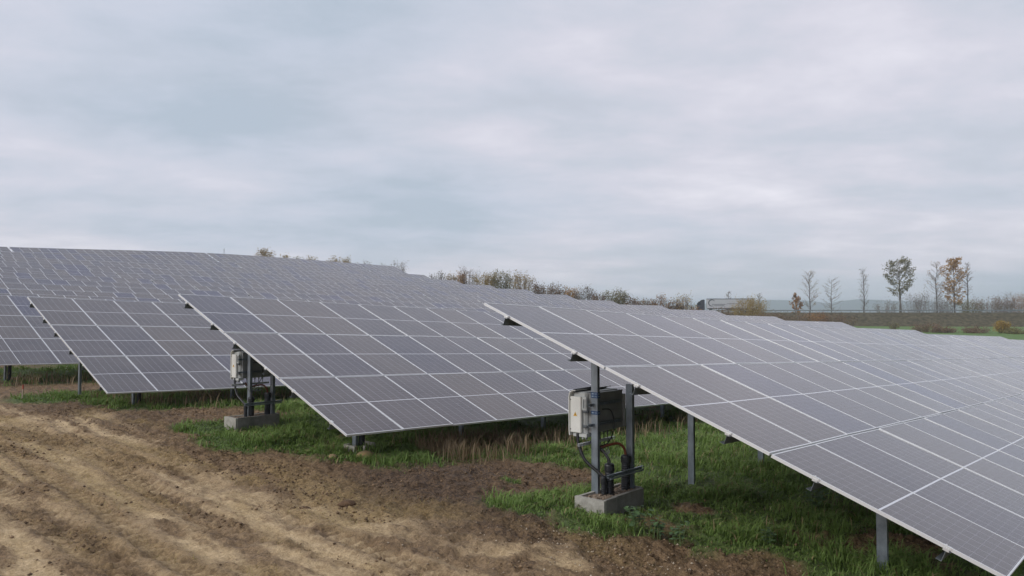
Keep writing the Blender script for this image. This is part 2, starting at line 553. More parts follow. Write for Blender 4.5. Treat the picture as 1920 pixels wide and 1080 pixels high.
def build_ground():
    us = list(np.arange(-3.0, 12.0, .05)) + list(np.arange(12.0, 24, .16))
    us = us + grow(us[-1], .3, 9000, 1.09)
    us = sorted([-3.0 - x for x in np.cumsum([.1 * 1.13 ** i for i in range(76)])] + us)
    vs = list(np.arange(1.0, 21.0, .045)) + list(np.arange(21.0, 36, .12))
    vs = vs + grow(vs[-1], .2, 9000, 1.07)
    vs = sorted([1.0 - x for x in np.cumsum([.1 * 1.13 ** i for i in range(76)])] + vs)
    us, vs = np.array(us), np.array(vs)
    U, Vv = np.meshgrid(us, vs, indexing='ij')
    u, v = U.ravel(), Vv.ravel()
    z, sand, moss, grass, rut, track = relief(u, v)
    zz = ground_smooth(u, v) + z
    nu, nv = len(us), len(vs)
    i, j = np.meshgrid(np.arange(nu - 1), np.arange(nv - 1), indexing='ij')
    a = (i * nv + j).ravel()
    F = np.stack([a, a + nv, a + nv + 1, a + 1], axis=1)
    me = tri_mesh('ground', np.stack([u, v, zz], axis=1), F, ground_material())
    for nm, arr in (('sand', sand), ('moss', moss), ('grass', grass), ('rut', rut), ('field', smooth(118, 150, u)),
                    ('turned', np.clip(1.1 * np.exp(-(((u - 8.9) / 2.3) ** 2 + ((v - 9.4) / 1.6) ** 2)) + .9 * np.exp(-(((u - 7.5) / 1.0) ** 2 + ((v - 7.2) / 2.2) ** 2)) + .7 * np.exp(-(((u - 7.6) / 1.3) ** 2 + ((v - 20) / 3.0) ** 2)), 0, 1))):
        at = me.attributes.new(nm, 'FLOAT', 'POINT')
        at.data.foreach_set('value', arr.astype(np.float32))
    me.polygons.foreach_set('use_smooth', np.ones(len(F), bool))
    o = obj('ground', me)
    tag(o, 'muddy tyre-marked track, bare brown soil and grass around the solar tables', 'ground', kind='structure')
    print('ground verts', len(u))

def ground_material():
    m = bpy.data.materials.new('soil_and_track')
    m.use_nodes = True
    nt = m.node_tree
    N, L = nt.nodes.new, nt.links.new
    b = nt.nodes['Principled BSDF']
    geo = N('ShaderNodeNewGeometry')
    def nz(scale, det=6, rough=.65):
        n = N('ShaderNodeTexNoise'); n.inputs['Scale'].default_value = scale
        n.inputs['Detail'].default_value = det; n.inputs['Roughness'].default_value = rough
        L(geo.outputs['Position'], n.inputs['Vector']); return n.outputs[0]
    def ramp(fac, c0, c1, p0=.40, p1=.60):
        r = N('ShaderNodeValToRGB'); e = r.color_ramp.elements
        e[0].position, e[0].color, e[1].position, e[1].color = p0, (*c0, 1), p1, (*c1, 1)
        L(fac, r.inputs[0]); return r.outputs[0]
    def att(n):
        a = N('ShaderNodeAttribute'); a.attribute_name = n; return a.outputs['Fac']
    def mixc(f, a, c):
        x = N('ShaderNodeMix'); x.data_type = 'RGBA'; L(f, x.inputs[0]); L(a, x.inputs[6]); L(c, x.inputs[7]); return x.outputs[2]
    def M(op, a, c):
        n = N('ShaderNodeMath'); n.operation = op; n.use_clamp = True
        for i, q in enumerate((a, c)):
            if isinstance(q, (int, float)): n.inputs[i].default_value = q
            else: L(q, n.inputs[i])
        return n.outputs[0]
    def soft(a, n, k):                               # break a mask's edge up with noise
        return M('MULTIPLY', a, M('ADD', M('MULTIPLY', M('SUBTRACT', n, .5), k), 1.0))
    fine, mid, big = nz(21, 8, .75), nz(5, 9, .72), nz(.8, 5)
    soil = mixc(big, ramp(mid, (.080, .048, .026), (.275, .18, .097)), ramp(fine, (.068, .041, .022), (.34, .225, .12)))
    humus = ramp(fine, (.035, .021, .012), (.165, .105, .06))
    soil = mixc(soft(att('turned'), mid, 1.4), soil, humus)
    sand = mixc(big, ramp(mid, (.40, .28, .145), (.64, .485, .29)), ramp(fine, (.33, .225, .112), (.68, .515, .31)))
    moss = ramp(fine, (.19, .125, .045), (.40, .285, .12))
    grs = mixc(big, ramp(fine, (.05, .08, .022), (.12, .17, .05)), ramp(mid, (.07, .105, .03), (.13, .18, .055)))
    c = mixc(soft(att('sand'), fine, 1.2), soil, sand)
    mpn = N('ShaderNodeMapping'); mpn.inputs['Scale'].default_value = (6.5, 1.7, 1.0); mpn.inputs['Rotation'].default_value = (0, 0, .05)
    L(geo.outputs['Position'], mpn.inputs[0])
    sn = N('ShaderNodeTexNoise'); sn.inputs['Scale'].default_value = 1.0; sn.inputs['Detail'].default_value = 9; sn.inputs['Roughness'].default_value = .72
    L(mpn.outputs[0], sn.inputs['Vector'])
    sr = N('ShaderNodeMapRange'); sr.inputs[1].default_value = .505; sr.inputs[2].default_value = .60
    L(sn.outputs[0], sr.inputs[0])
    c = mixc(M('MULTIPLY', sr.outputs[0], .62), c, soil)
    c = mixc(soft(att('moss'), mid, 1.6), c, moss)
    c = mixc(M('MULTIPLY', soft(att('rut'), fine, 2.4), .72), c, soil)
    c = mixc(soft(att('grass'), mid, .6), c, grs)
    c = mixc(att('field'), c, ramp(mid, (.085, .15, .035), (.12, .20, .05)))
    L(c, b.inputs['Base Color'])
    b.inputs['Specular IOR Level'].default_value = .3
    rr = N('ShaderNodeMapRange'); rr.inputs[3].default_value = .55; rr.inputs[4].default_value = .98
    L(big, rr.inputs[0]); L(rr.outputs[0], b.inputs['Roughness'])
    bp = N('ShaderNodeBump'); bp.inputs['Strength'].default_value = .9; bp.inputs['Distance'].default_value = .05
    L(nz(22, 7), bp.inputs['Height']); L(bp.outputs[0], b.inputs['Normal'])
    return m

build_ground()

def surface(u, v):
    """ground height with the fine relief"""
    u = np.atleast_1d(np.asarray(u, float)); v = np.atleast_1d(np.asarray(v, float))
    return ground_smooth(u, v) + relief(u, v)[0]

# ------------------------------------------------------------------ solar tables
TAU = math.radians(21)
CT, ST = math.cos(TAU), math.sin(TAU)
LEN3 = 3 * L_MOD + 2 * ROWGAP
N_ROWS = 14
SEGS = (23, 24, 26, 7)
ORD = ['front', 'second', 'third', 'fourth', 'fifth', 'sixth', 'seventh', 'eighth', 'ninth', 'tenth', 'eleventh', 'twelfth', 'thirteenth', 'fourteenth']

def make_module_mesh():
    mb = MB()
    w, l, t, lip, rec = W_MOD / 2, L_MOD / 2, TH, .0155, .003
    def ring(x, y, z): return [(-x, -y, z), (x, -y, z), (x, y, z), (-x, y, z)]
    v = ring(w, l, -t) + ring(w, l, 0) + ring(w - lip, l - lip, 0) + ring(w - lip, l - lip, -rec)
    fs = []
    for k in range(3):
        fs += [(k*4+i, k*4+(i+1) % 4, k*4+4+(i+1) % 4, k*4+4+i) for i in range(4)]
    mb.add(v, fs, 0)
    mb.add(ring(w - .001, l - .001, -t), [(3, 2, 1, 0)], 3)
    x, y, g = w - lip, l - lip, .010
    mb.add([(-x, -y, -rec), (x, -y, -rec), (x, -g, -rec), (-x, -g, -rec), (x, g, -rec), (-x, g, -rec), (x, y, -rec), (-x, y, -rec)],
           [(0, 1, 2, 3), (5, 4, 6, 7)], 1)
    mb.add([(-x, -g, -rec), (x, -g, -rec), (x, g, -rec), (-x, g, -rec)], [(0, 1, 2, 3)], 2)
    return mb.mesh('solar_module', ['frame', 'glass', 'strip', 'back'])

MOD_ME = make_module_mesh()

def post_mesh():
    """C-section pile, one metre tall, hanging down from z=0"""
    mb = MB()
    a, b_, t = .030, .055, .008
    mb.box((-a + t / 2, 0, -.5), (t, 2 * b_, 1))
    for s in (-1, 1):
        mb.box((.0, s * (b_ - t / 2), -.5), (2 * a - t * 2 - .002, t, .999))
        mb.box((a - t / 2, s * (b_ - .014), -.5), (t, .026, .998))
    return mb.mesh('post', 'galv')

POST_ME = post_mesh()
PUR_H = .115

def rafter_mesh():
    mb = MB()
    mb.box((0, -LEN3 / 2, -TH - PUR_H - .05), (.055, LEN3 - 1.1, .09))
    return mb.mesh('rafter', 'galv')

RAFTER_ME = rafter_mesh()

def clamp_mesh():
    mb = MB()
    mb.box((-.012, 0, -.012), (.036, .075, .028))
    mb.box((-.028, .0, -.030), (.020, .055, .03))
    mb.tube([(-.012, .012, .0), (-.012, .012, .012)], .008, 6)
    return mb.mesh('clamp', 'alu')

CLAMP_ME = clamp_mesh()
PUR_S = [s * (L_MOD + ROWGAP) + q * L_MOD for s in range(3) for q in (.22, .78)]

def row_frame(k, u):
    """origin on the top edge of row k at u, and the table's axes there"""
    v = V0 + PITCHV * k
    z = float(TT([u], [v])[0])
    dz = float((TT([u + .3], [v]) - TT([u - .3], [v]))[0]) / .6
    t = Vector((1, 0, dz)).normalized()
    b = Vector((0, CT, ST)); b = (b - t * b.dot(t)).normalized()
    n = t.cross(b)
    return Vector((u, v, z)), t, b, n

def frame_matrix(P, t, b, n):
    return Matrix(((t.x, b.x, n.x, P.x), (t.y, b.y, n.y, P.y), (t.z, b.z, n.z, P.z), (0, 0, 0, 1)))

SEGNAME = ['leftmost table, beside the track,', 'second table from the track', 'third table from the track', 'short last table at the far right end']
TABLES = {}

def build_row(k):
    rnd = random.Random(100 + k)
    u = 8.05 + (0, -.12, -.4)[k] if k < 3 else 7.17 - .08 * (k - 3) + rnd.uniform(-.25, .25) * (k > 3)
    for sgi, n_mod in enumerate(SEGS[:3] + (7 if k < 3 else 8,)):
        u0 = u
        base = (u0, V0 + PITCHV * k - 3.2, ground_z(u0, V0 + PITCHV * k - 3.2))
        lab = 'grey framed solar table, %s in the %s row' % (SEGNAME[sgi].replace(' in the', ''), ORD[k])
        T = thing('solar_table', lab.replace(',  ', ', '), 'solar table', base, 0, 'rows of tilted solar tables')
        off = Matrix.Translation(-Vector(base))
        TABLES[(k, sgi)] = T
        for c in range(n_mod):
            uc = u0 + W_MOD / 2 + c * PITCHU
            P, t, b, n = row_frame(k, uc)
            for r in range(3):
                s = L_MOD / 2 + r * (L_MOD + ROWGAP)
                a = rnd.gauss(0, .003); a2 = rnd.gauss(0, .003)
                tt = (t + n * a).normalized(); bb = (b + n * a2); bb = (bb - tt * bb.dot(tt)).normalized()
                M = off @ frame_matrix(P - b * s + n * rnd.gauss(0, .0015), tt, bb, tt.cross(bb))
                o = bpy.data.objects.new('solar_module', MOD_ME)
                COL.objects.link(o); o.parent = T; o.matrix_basis = M
        u1 = u0 + n_mod * PITCHU - (PITCHU - W_MOD)
        # purlins: Z sections that follow the row
        stations = np.linspace(u0 - .045, u1 + .045, max(3, n_mod // 2 + 1))
        fr = [row_frame(k, float(x)) for x in stations]
        th = .004
        prof = [(.045, 0), (.045, -th), (th, -th), (th, -PUR_H + th), (th, -PUR_H), (-.05, -PUR_H), (-.05, -PUR_H + th), (0, -PUR_H + th), (0, 0)]
        for s in PUR_S:
            mb = MB()
            vs, fs, n_p = [], [], len(prof)
            for (P, t, b, n) in fr:
                o_ = P - b * s - n * (TH + .002)
                vs += [o_ - b * q[0] + n * q[1] - Vector(base) for q in prof]
            for i in range(len(fr) - 1):
                fs += [(i*n_p+j, i*n_p+(j+1) % n_p, (i+1)*n_p+(j+1) % n_p, (i+1)*n_p+j) for j in range(n_p)]
            fs += [tuple(range(n_p)), tuple((len(fr)-1)*n_p + j for j in reversed(range(n_p)))]
            mb.add(vs, fs)
            mb.build('purlin', 'purlin', T)
            if k < 4 and sgi == 0:
                P, t, b, n = row_frame(k, u0 - .003)
                o = obj('clamp', CLAMP_ME, T)
                o.matrix_basis = off @ frame_matrix(P - b * s, t, b, n)
        # piles and rafters
        step = 2.85 if k < 3 else 5.7
        x = u0 + 1.05
        while x < u1 - .3:
            P, t, b, n = row_frame(k, x)
            o = obj('rafter', RAFTER_ME, T)
            o.matrix_basis = off @ frame_matrix(P, t, b, n)
            for s in (1.24 / CT, 5.12 / CT):
                top = P - b * s - n * (TH + PUR_H + .03)
                vv = top.y
                gz = ground_z(x, vv)
                h = top.z - gz + .35
                o = obj('post', POST_ME, T)
                o.matrix_basis = Matrix.Translation(Vector((x + .06, vv, top.z)) - Vector(base)) @ Matrix.Diagonal((1, 1, h, 1))
            x += step
        u = u1 + .26

for k in range(N_ROWS):
    build_row(k)
# ------------------------------------------------------------------ inverter stations at the left ends of rows one and two
def build_station(k, du, dv, words):
    rowname = words
    U0, VV = 9.2 + du, 6.3 + dv
    g = ground_z(U0, VV)
    def P(u, v, z): return Vector((u + du - U0, v + dv - VV, z + .075))          # first-row coordinates to local
    base = (U0, VV, g)
    # concrete trough
    t = thing('concrete_trough', 'open concrete cable trough filled with gravel under the %s inverter' % rowname, 'trough', base, 0, 'concrete troughs')
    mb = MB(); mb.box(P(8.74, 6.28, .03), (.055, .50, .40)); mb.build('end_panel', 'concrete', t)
    mb = MB(); mb.box(P(8.90, 6.055, .035), (.26, .05, .40)); mb.build('corner_panel', 'conc_shaded', t)
    mb = MB(); mb.box(P(9.41, 6.10, .03), (.76, .055, .39)); mb.build('side_panel', 'conc_shaded', t)
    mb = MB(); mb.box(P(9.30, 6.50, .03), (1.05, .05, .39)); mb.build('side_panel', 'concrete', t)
    mb = MB(); mb.box(P(9.82, 6.30, .03), (.045, .34, .39)); mb.build('end_panel', 'conc_shaded', t)
    mb = MB()
    n = 9
    vs = [P(8.77 + 1.02 * i / n, 6.13 + .345 * j / 4, .185 + .03 * random.random()) for i in range(n + 1) for j in range(5)]
    mb.add(vs, [(i * 5 + j, i * 5 + 5 + j, i * 5 + 6 + j, i * 5 + j + 1) for i in range(n) for j in range(4)])
    for _ in range(90):
        r = random.uniform(.008, .02)
        c = P(random.uniform(8.79, 9.77), random.uniform(6.14, 6.46), .21)
        mb.box(c, (r * 2, r * 1.6, r), 0, Matrix.Rotation(random.random() * 3, 3, 'Z'))
    mb.build('gravel_fill', 'gravel', t)
    # stand: spare pile and strut rails
    s = thing('inverter_stand', 'galvanised post and strut rails carrying the %s inverter' % rowname, 'stand', base, 0, 'inverter stands')
    o = obj('post', POST_ME, s)
    o.matrix_basis = Matrix.Translation(P(9.745, 6.27, 1.74)) @ Matrix.Diagonal((1, 1, 1.95, 1))
    def rail(u0, u1, v, z, h=.041, holes=True):
        mb = MB()
        L_ = u1 - u0
        mb.box(P((u0 + u1) / 2, v, z + h / 2 - .002), (L_, .03, .004)); mb.box(P((u0 + u1) / 2, v, z - h / 2 + .002), (L_, .03, .004))
        mb.box(P((u0 + u1) / 2, v + .016, z), (L_, .003, h))
        m_ = int(L_ / .07)
        for i in range(m_ + 1):
            mb.box(P(u0 + .004 + i * (L_ - .008) / m_, v - .015, z), (.030 if holes else .012, .003, h))
        return mb.build('rail', 'alu' if holes else 'galv', s)
    rail(8.93, 9.84, 6.62, .90)
    rail(9.02, 9.84, 6.50, 1.18, holes=False)
    rail(9.02, 9.84, 6.50, 1.47, holes=False)
    rail(9.00, 9.92, 6.165, .50, holes=False)
    mb = MB(); mb.tube([P(9.03, 6.14, .465), P(9.90, 6.14, .465)], .013, 6); mb.build('rod', 'galv', s)
    # inverter
    P0 = P
    def P(u, v, z): return P0(u, v, 1.015 + (z - .94) * .83)            # the casing sits a little higher
    iv = thing('inverter', 'white and grey string inverter with warning label on post at end of the %s row' % rowname.replace('-row', ''), 'inverter', base, 0, 'string inverters')
    mb = MB(); mb.rbox(P(9.53, 6.73, 1.325), (.86, .25, .61), .03); mb.build('body', 'inv_grey', iv)
    mb = MB()
    mb.box(P(9.55, 6.575, 1.33), (.80, .06, .56))
    for i in range(3): mb.box(P(9.55, 6.540, 1.12 + i * .21), (.80, .012, .010))
    mb.box(P(9.55, 6.575, 1.668), (.82, .075, .014))
    mb.build('heat_sink', 'heatsink', iv)
    mb = MB(); mb.box(P(9.975, 6.66, 1.30), (.03, .30, .50)); mb.build('fan_panel', 'inv_grey', iv)
    mb = MB(); mb.rbox(P(9.072, 6.765, 1.30), (.05, .20, .525), .012); cov = mb.build('end_cover', 'white', iv)
    tri = lambda r, cy, cz: [(cy + r * math.cos(a), cz + r * math.sin(a)) for a in (math.pi / 2, math.pi * 7 / 6, math.pi * 11 / 6)]
    c0 = P(9.046, 6.765, 1.30)
    mb = MB(); mb.box(c0 + Vector((.0005, 0, .005)), (.002, .085, .085)); mb.build('label_plate', 'white', cov)
    mb = MB(); mb.prism(tri(.038, c0.y, c0.z), 'x', c0.x - .003, c0.x - .0005); mb.build('warning_triangle', 'yellow', cov)
    mb = MB()
    mb.prism(tri(.040, c0.y, c0.z), 'x', c0.x - .0022, c0.x - .0003)
    mb.prism([(c0.y + .004, c0.z + .024), (c0.y - .010, c0.z + .002), (c0.y - .001, c0.z + .002), (c0.y - .004, c0.z - .017), (c0.y + .010, c0.z + .007), (c0.y + .001, c0.z + .007)], 'x', c0.x - .0045, c0.x - .003)
    mb.build('warning_symbol', 'black', cov)
    for zz in (1.04, 1.56):
        mb = MB(); mb.tube([P(9.049, 6.85, zz), P(9.042, 6.85, zz)], .009, 8); mb.build('screw', 'dark_trim', cov)
    # curved weather shield on the far side, wrapping over the top
    prof = [(6.872, .93), (6.880, 1.02), (6.882, 1.60), (6.874, 1.66), (6.855, 1.70), (6.82, 1.722), (6.76, 1.73)]
    mb = MB()
    inn = [(a - .012 if i < 4 else a - .006, b - (.0 if i < 4 else .012)) for i, (a, b) in enumerate(prof)]
    poly = prof + inn[::-1]
    pts = [P(0, a, b) for a, b in poly]
    u_a, u_b = 9.035 + du - U0, 9.97 + du - U0
    mb.prism([(p.y, p.z) for p in pts], 'x', u_a, u_b)
    mb.build('weather_shield', 'white', iv)
    mb = MB(); mb.tube([P(9.06, 6.80, 1.715), P(9.62, 6.76, 1.735)], .024, 8); mb.build('top_handle', 'dark_trim', iv)
    # fittings on the end beside the cover
    mb = MB(); mb.box(P(9.085, 6.622, 1.50), (.03, .075, .19)); mb.box(P(9.075, 6.622, 1.50), (.03, .045, .15)); lt = mb.build('latch', 'inv_grey', iv)
    mb = MB(); mb.box(P(9.058, 6.622, 1.50), (.006, .016, .13)); mb.build('slot', 'dark_trim', lt)
    for zz in (1.10, 1.36):
        mb = MB(); mb.box(P(9.08, 6.60, zz), (.035, .085, .035)); mb.tube([P(9.06, 6.57, zz), P(9.06, 6.63, zz)], .012, 6); mb.build('bracket', 'dark_trim', iv)
    mb = MB(); mb.box(P(9.13, 6.70, .945), (.12, .24, .05)); mb.build('gland_plate', 'inv_grey', iv)
    for i in range(6):
        mb = MB(); mb.tube([P(9.10 + .03 * (i % 2), 6.60 + i * .035, .93), P(9.10 + .03 * (i % 2), 6.60 + i * .035, .875)], .014, 8); mb.build('cable_gland', 'inv_grey' if i % 3 else 'dark_trim', iv)
    for i in range(5):
        mb = MB(); mb.tube([P(9.32 + .1 * i, 6.66, .97), P(9.32 + .1 * i, 6.66, .915)], .016, 6); mb.build('connector', 'dark_trim', iv)
    P = P0
    # cables and conduits are things of their own
    def curve(pts, n=18):
        pts = [Vector(p) for p in pts]
        out = []
        q = [pts[0]] + pts + [pts[-1]]
        for i in range(len(pts) - 1):
            for j in range(n // (len(pts) - 1) + 1):
                tt = j / (n // (len(pts) - 1) + 1)
                a, b, c, d = q[i], q[i + 1], q[i + 2], q[i + 3]
                out.append(.5 * ((2 * b) + (c - a) * tt + (2 * a - 5 * b + 4 * c - d) * tt ** 2 + (3 * b - a - 3 * c + d) * tt ** 3))
        return out + [pts[-1]]
    def cable(name, pts, r, m, lab):
        mb = MB(); mb.tube(curve(pts), r, 8); o = mb.build(name, m, None, base, True); tag(o, lab, 'cable'); return o
    cable('power_cable', [P(9.075, 6.74, 1.05), P(9.06, 6.72, .90), P(9.05, 6.60, .68), P(9.08, 6.40, .53), P(9.10, 6.31, .46)], .024, 'black_cable',
          'thick black cable bending down from the end cover of the %s inverter' % rowname)
    cable('cable_loop', [P(9.38, 6.52, 1.38), P(9.52, 6.47, 1.36), P(9.60, 6.46, 1.18), P(9.56, 6.46, 1.00), P(9.42, 6.46, .88), P(9.3, 6.5, .86)], .009, 'black_cable',
          'thin black cable looping across the back of the %s inverter' % rowname)
    cable('earth_cable', [P(9.26, 6.62, .93), P(9.27, 6.50, .84), P(9.38, 6.40, .87), P(9.52, 6.33, .88), P(9.60, 6.28, .80), P(9.625, 6.27, .66)], .020, 'orange_cable',
          'orange cable arching into the conduit below the %s inverter' % rowname)
    cable('short_cable', [P(9.20, 6.60, .93), P(9.22, 6.42, .82), P(9.225, 6.30, .70), P(9.225, 6.29, .62)], .017, 'black_cable',
          'short black cable dropping into the left conduit of the %s inverter' % rowname)
    for i in range(5):
        o = cable('string_cable', [P(9.32 + .1 * i, 6.66, 1.0), P(9.31 + .09 * i, 6.62, .86 - .02 * i), P(9.26 + .06 * i, 6.48, .80 - .015 * i), P(9.23 + .01 * i, 6.36, .74), P(9.225, 6.30 + .004 * i, .63)], .008, 'black_cable',
                  'thin black string cable, %s from the left, under the %s inverter' % (('first', 'second', 'third', 'fourth', 'fifth')[i], rowname))
        o['group'] = 'string cables of the %s inverter' % rowname
    def conduit(u, v, z0, z1, r, lab, lean=0.0):
        c = thing('cable_conduit', lab, 'conduit', base, 0, 'black ribbed cable conduits')
        mb = MB()
        pts, rr = [], []
        nrib = int((z1 - z0) / .016)
        for i in range(nrib + 1):
            f = i / nrib
            pts.append(P(u + lean * f, v, z0 + (z1 - z0) * f)); rr.append(r if i % 2 else r * .93)
        mb.tube(pts, rr, 14); mb.build('pipe', 'black_pvc', c)
        mb = MB()
        mb.tube([P(u + lean, v, z1 - .10), P(u + lean, v, z1 - .085), P(u + lean, v, z1 - .02), P(u + lean, v, z1), P(u + lean, v, z1 + .012)], [r * 1.06, r * 1.1, r * 1.1, r * .95, r * .55], 14)
        mb.build('rubber_cap', 'black_pvc', c)
    conduit(9.225, 6.29, .12, .63, .066, 'black ribbed conduit left of centre in the trough below the %s inverter' % rowname)
    conduit(9.61, 6.27, .12, .70, .068, 'taller black ribbed conduit fed by an orange cable below the %s inverter' % rowname, .015)
    conduit(9.095, 6.30, .12, .47, .040, 'slim black conduit beside the post below the %s inverter' % rowname)

build_station(0, 0.0, 0.0, 'front-row')
build_station(1, -.20, 9.50, 'second-row')

# blue label bands on the first post
def label_bands():
    x, v = 8.05 + 1.05 + .06, 0
    T = TABLES[(0, 0)]
    P, t, b, n = row_frame(0, x - .06)
    top = P - b * (1.24 / CT) - n * (TH + PUR_H + .03)
    for z, h, rows in ((-1.205, .085, 2), (-1.46, .05, 1)):
        c = Vector((x, top.y, z)) - T.location
        mb = MB(); mb.box(c, (.068, .118, h)); lb = mb.build('label_band', 'blue', T)
        mb = MB()
        for r in range(rows):
            zz = c.z + (.018 - .036 * r if rows == 2 else 0)
            for i, w in enumerate((.020, .014, .004, .010, .010)):
                mb.box((c.x - .0345, c.y + .034 - i * .018, zz), (.002, w * .7, .020))
                mb.box((c.x + .040 * 0 - .020 + i * .010, c.y - .0595, zz), (.005, .002, .018))
        tag(mb.build('lettering', 'pale_ink', lb), kind='stuff')
label_bands()

# conduits and small trough at the front piles of rows two to four
def front_conduit(k, lab, trough=False):
    x = TABLES[(k, 0)].location.x + 1.05 + .06
    v = V0 + PITCHV * k - 5.12
    g = ground_z(x, v)
    base = (x + .12, v + .02, g)
    c = thing('cable_conduit', lab, 'conduit', base, 0, 'black ribbed cable conduits')
    mb = MB()
    nrib = 40
    mb.tube([(0, 0, -.1 + .95 * i / nrib) for i in range(nrib + 1)], [.062 if i % 2 else .058 for i in range(nrib + 1)], 14)
    mb.build('pipe', 'black_pvc', c)
    mb = MB(); mb.tube([(0, 0, .80), (0, 0, .815), (0, 0, .87)], [.066, .069, .05], 14); mb.build('rubber_cap', 'black_pvc', c)
    if trough:
        t = thing('concrete_trough', 'low broken concrete trough round the front pile of the second row', 'trough', (x, v, g), 0, 'concrete troughs')
        for (dx, dy, sx, sy) in ((-.13, .06, .05, .36), (.05, -.20, .10, .05), (.36, .10, .05, .36), (.12, .25, .44, .05)):
            mb = MB(); mb.box((dx, dy, .05), (sx, sy, .30)); mb.build('panel', 'concrete', t)
front_conduit(1, 'black conduit beside the short front pile of the second-row table', True)
front_conduit(2, 'black conduit beside the short front pile of the third-row table')
front_conduit(3, 'black conduit beside the short front pile of the fourth-row table')

# ------------------------------------------------------------------ small things on the ground
def stone(name, u, v, r, m, label, cat, sq=.6, seed=1, sink=.3):
    rnd = random.Random(seed)
    mb = MB()
    n, k = 9, 6
    vs = [(0, 0, sq * r)]
    for i in range(1, k):
        th = math.pi * i / k
        for j in range(n):
            a = 2 * math.pi * j / n
            q = r * (1 + .28 * (rnd.random() - .5))
            vs.append((q * math.sin(th) * math.cos(a) * 1.25, q * math.sin(th) * math.sin(a), q * sq * math.cos(th)))
    vs.append((0, 0, -sq * r))
    fs = [(0, 1 + j, 1 + (j + 1) % n) for j in range(n)]
    for i in range(k - 2):
        fs += [(1 + i * n + j, 1 + (i + 1) * n + j, 1 + (i + 1) * n + (j + 1) % n, 1 + i * n + (j + 1) % n) for j in range(n)]
    fs += [(len(vs) - 1, 1 + (k - 2) * n + (j + 1) % n, 1 + (k - 2) * n + j) for j in range(n)]
    mb.add(vs, fs)
    o = mb.build(name, m, None, (u, v, float(surface(u, v)[0]) + sq * r * (1 - 2 * sink)), True)
    o.rotation_euler = (0, 0, rnd.random() * 6)
    return tag(o, label, cat)

def gpix(x, y):
    """point of the ground seen at a picture position"""
    h = -2.8
    for _ in range(12):
        p = pix(x, y, h=h); h = .5 * h + .5 * ground_z(p.x, p.y)
    return pix(x, y, h=h)

p = gpix(686, 866); stone('rock', p.x, p.y, .15, 'rock', 'rounded tan rock on the soil beside the front pile of the second row', 'rock', .62, 3)
p = gpix(622, 872); stone('rock', p.x, p.y, .09, 'rock', 'small tan rock left of the front pile of the second row', 'rock', .6, 4)
MAT['clod'] = mat('soil_clod', (.16, .10, .06), .95, 0, .2, color2=(.075, .047, .028), scale=14, bump=.8, bscale=30)
for i, (x, y, r, w) in enumerate(((650, 952, .10, 'large dark soil clod lying at the edge of the track'), (572, 955, .075, 'smaller dark soil clod left of the large one by the track'),
                                  )):
    p = gpix(x, y); stone('soil_clod', p.x, p.y, r, 'clod', w, 'soil clod', .5, 20 + i)

p = gpix(41, 751)
st = thing('marker_stake', 'thin wooden marker stake with a red painted top at the far left', 'stake', (p.x, p.y, ground_z(p.x, p.y)))
mb = MB(); mb.tube([(0, 0, -.1), (.02, 0, .32)], [.022, .02], 5); mb.build('shaft', 'wood', st)
mb = MB(); mb.tube([(.02, 0, .321), (.026, 0, .44)], [.023, .021], 5); mb.build('painted_top', 'red', st)

p = pix(420, 478, v=150)
ms = thing('mast', 'thin mast standing on the skyline behind the uppermost row', 'mast', (p.x, p.y, ground_z(p.x, p.y)))
hm = pix(420, 466, v=150).z - ground_z(p.x, p.y)
mb = MB(); mb.tube([(0, 0, -.2), (0, 0, hm)], [.06, .05], 6); mb.build('pole', 'rail', ms)
mb = MB(); mb.box((0, 0, hm - .25), (.3, .06, .05)); mb.build('crossbar', 'rail', ms)

# pebbles and loose clods: nobody could count them
def scatter_stones(name, n, region, rmin, rmax, ca, cb, label, dens=None, seed=5):
    rg = np.random.default_rng(seed)
    u = rg.uniform(region[0], region[1], n); v = rg.uniform(region[2], region[3], n)
    if dens is not None:
        k = rg.random(n) < dens(u, v); u, v = u[k], v[k]
    n = len(u)
    z = surface(u, v)
    r = rmin + (rmax - rmin) * rg.random(n) ** 2.5
    octa = np.array([(1, 0, 0), (0, 1, 0), (-1, 0, 0), (0, -1, 0), (0, 0, .75), (0, 0, -.75)])
    V = octa[None] * r[:, None, None] * (1 + .5 * (rg.random((n, 6, 1)) - .5))
    a = rg.random(n) * 6.3
    c, s = np.cos(a)[:, None], np.sin(a)[:, None]
    V = np.stack([V[..., 0] * c - V[..., 1] * s, V[..., 0] * s + V[..., 1] * c, V[..., 2]], axis=-1)
    V = V + np.stack([u, v, z + r * .25], axis=1)[:, None, :]
    F = np.array([(0, 1, 4), (1, 2, 4), (2, 3, 4), (3, 0, 4), (1, 0, 5), (2, 1, 5), (3, 2, 5), (0, 3, 5)])
    F = (F[None] + np.arange(n)[:, None, None] * 6).reshape(-1, 3)
    tint = np.repeat(rg.random(n), 6)
    m = foliage_mat(name, ca, cb, 0.0)
    o = obj(name, tri_mesh(name, V.reshape(-1, 3), F, m, tint))
    tag(o, label, name.replace('_', ' '), kind='stuff')

scatter_stones('pebbles', 3000, (5.6, 9.3, 2.6, 8.2), .005, .019, (.22, .15, .095), (.52, .44, .33), 'pale pebbles scattered over the bare soil near the front trough',
               lambda u, v: np.exp(-((u - 7.4) ** 2 / 1.2 + (v - 4.9) ** 2 / 2.2)) * .95 + .05)
scatter_stones('soil_crumbs', 70000, (-2, 11.5, 2.0, 22), .005, .030, (.07, .043, .024), (.26, .175, .10), 'crumbs and lumps of dark soil strewn beside the track',
               lambda u, v: (lambda s: (1 - .90 * s[0]) * (1 - .8 * s[2]))(masks(u, v)) * smooth(.42, .6, fbm(u * 1.7, v * .8, 301, 3)), 6)

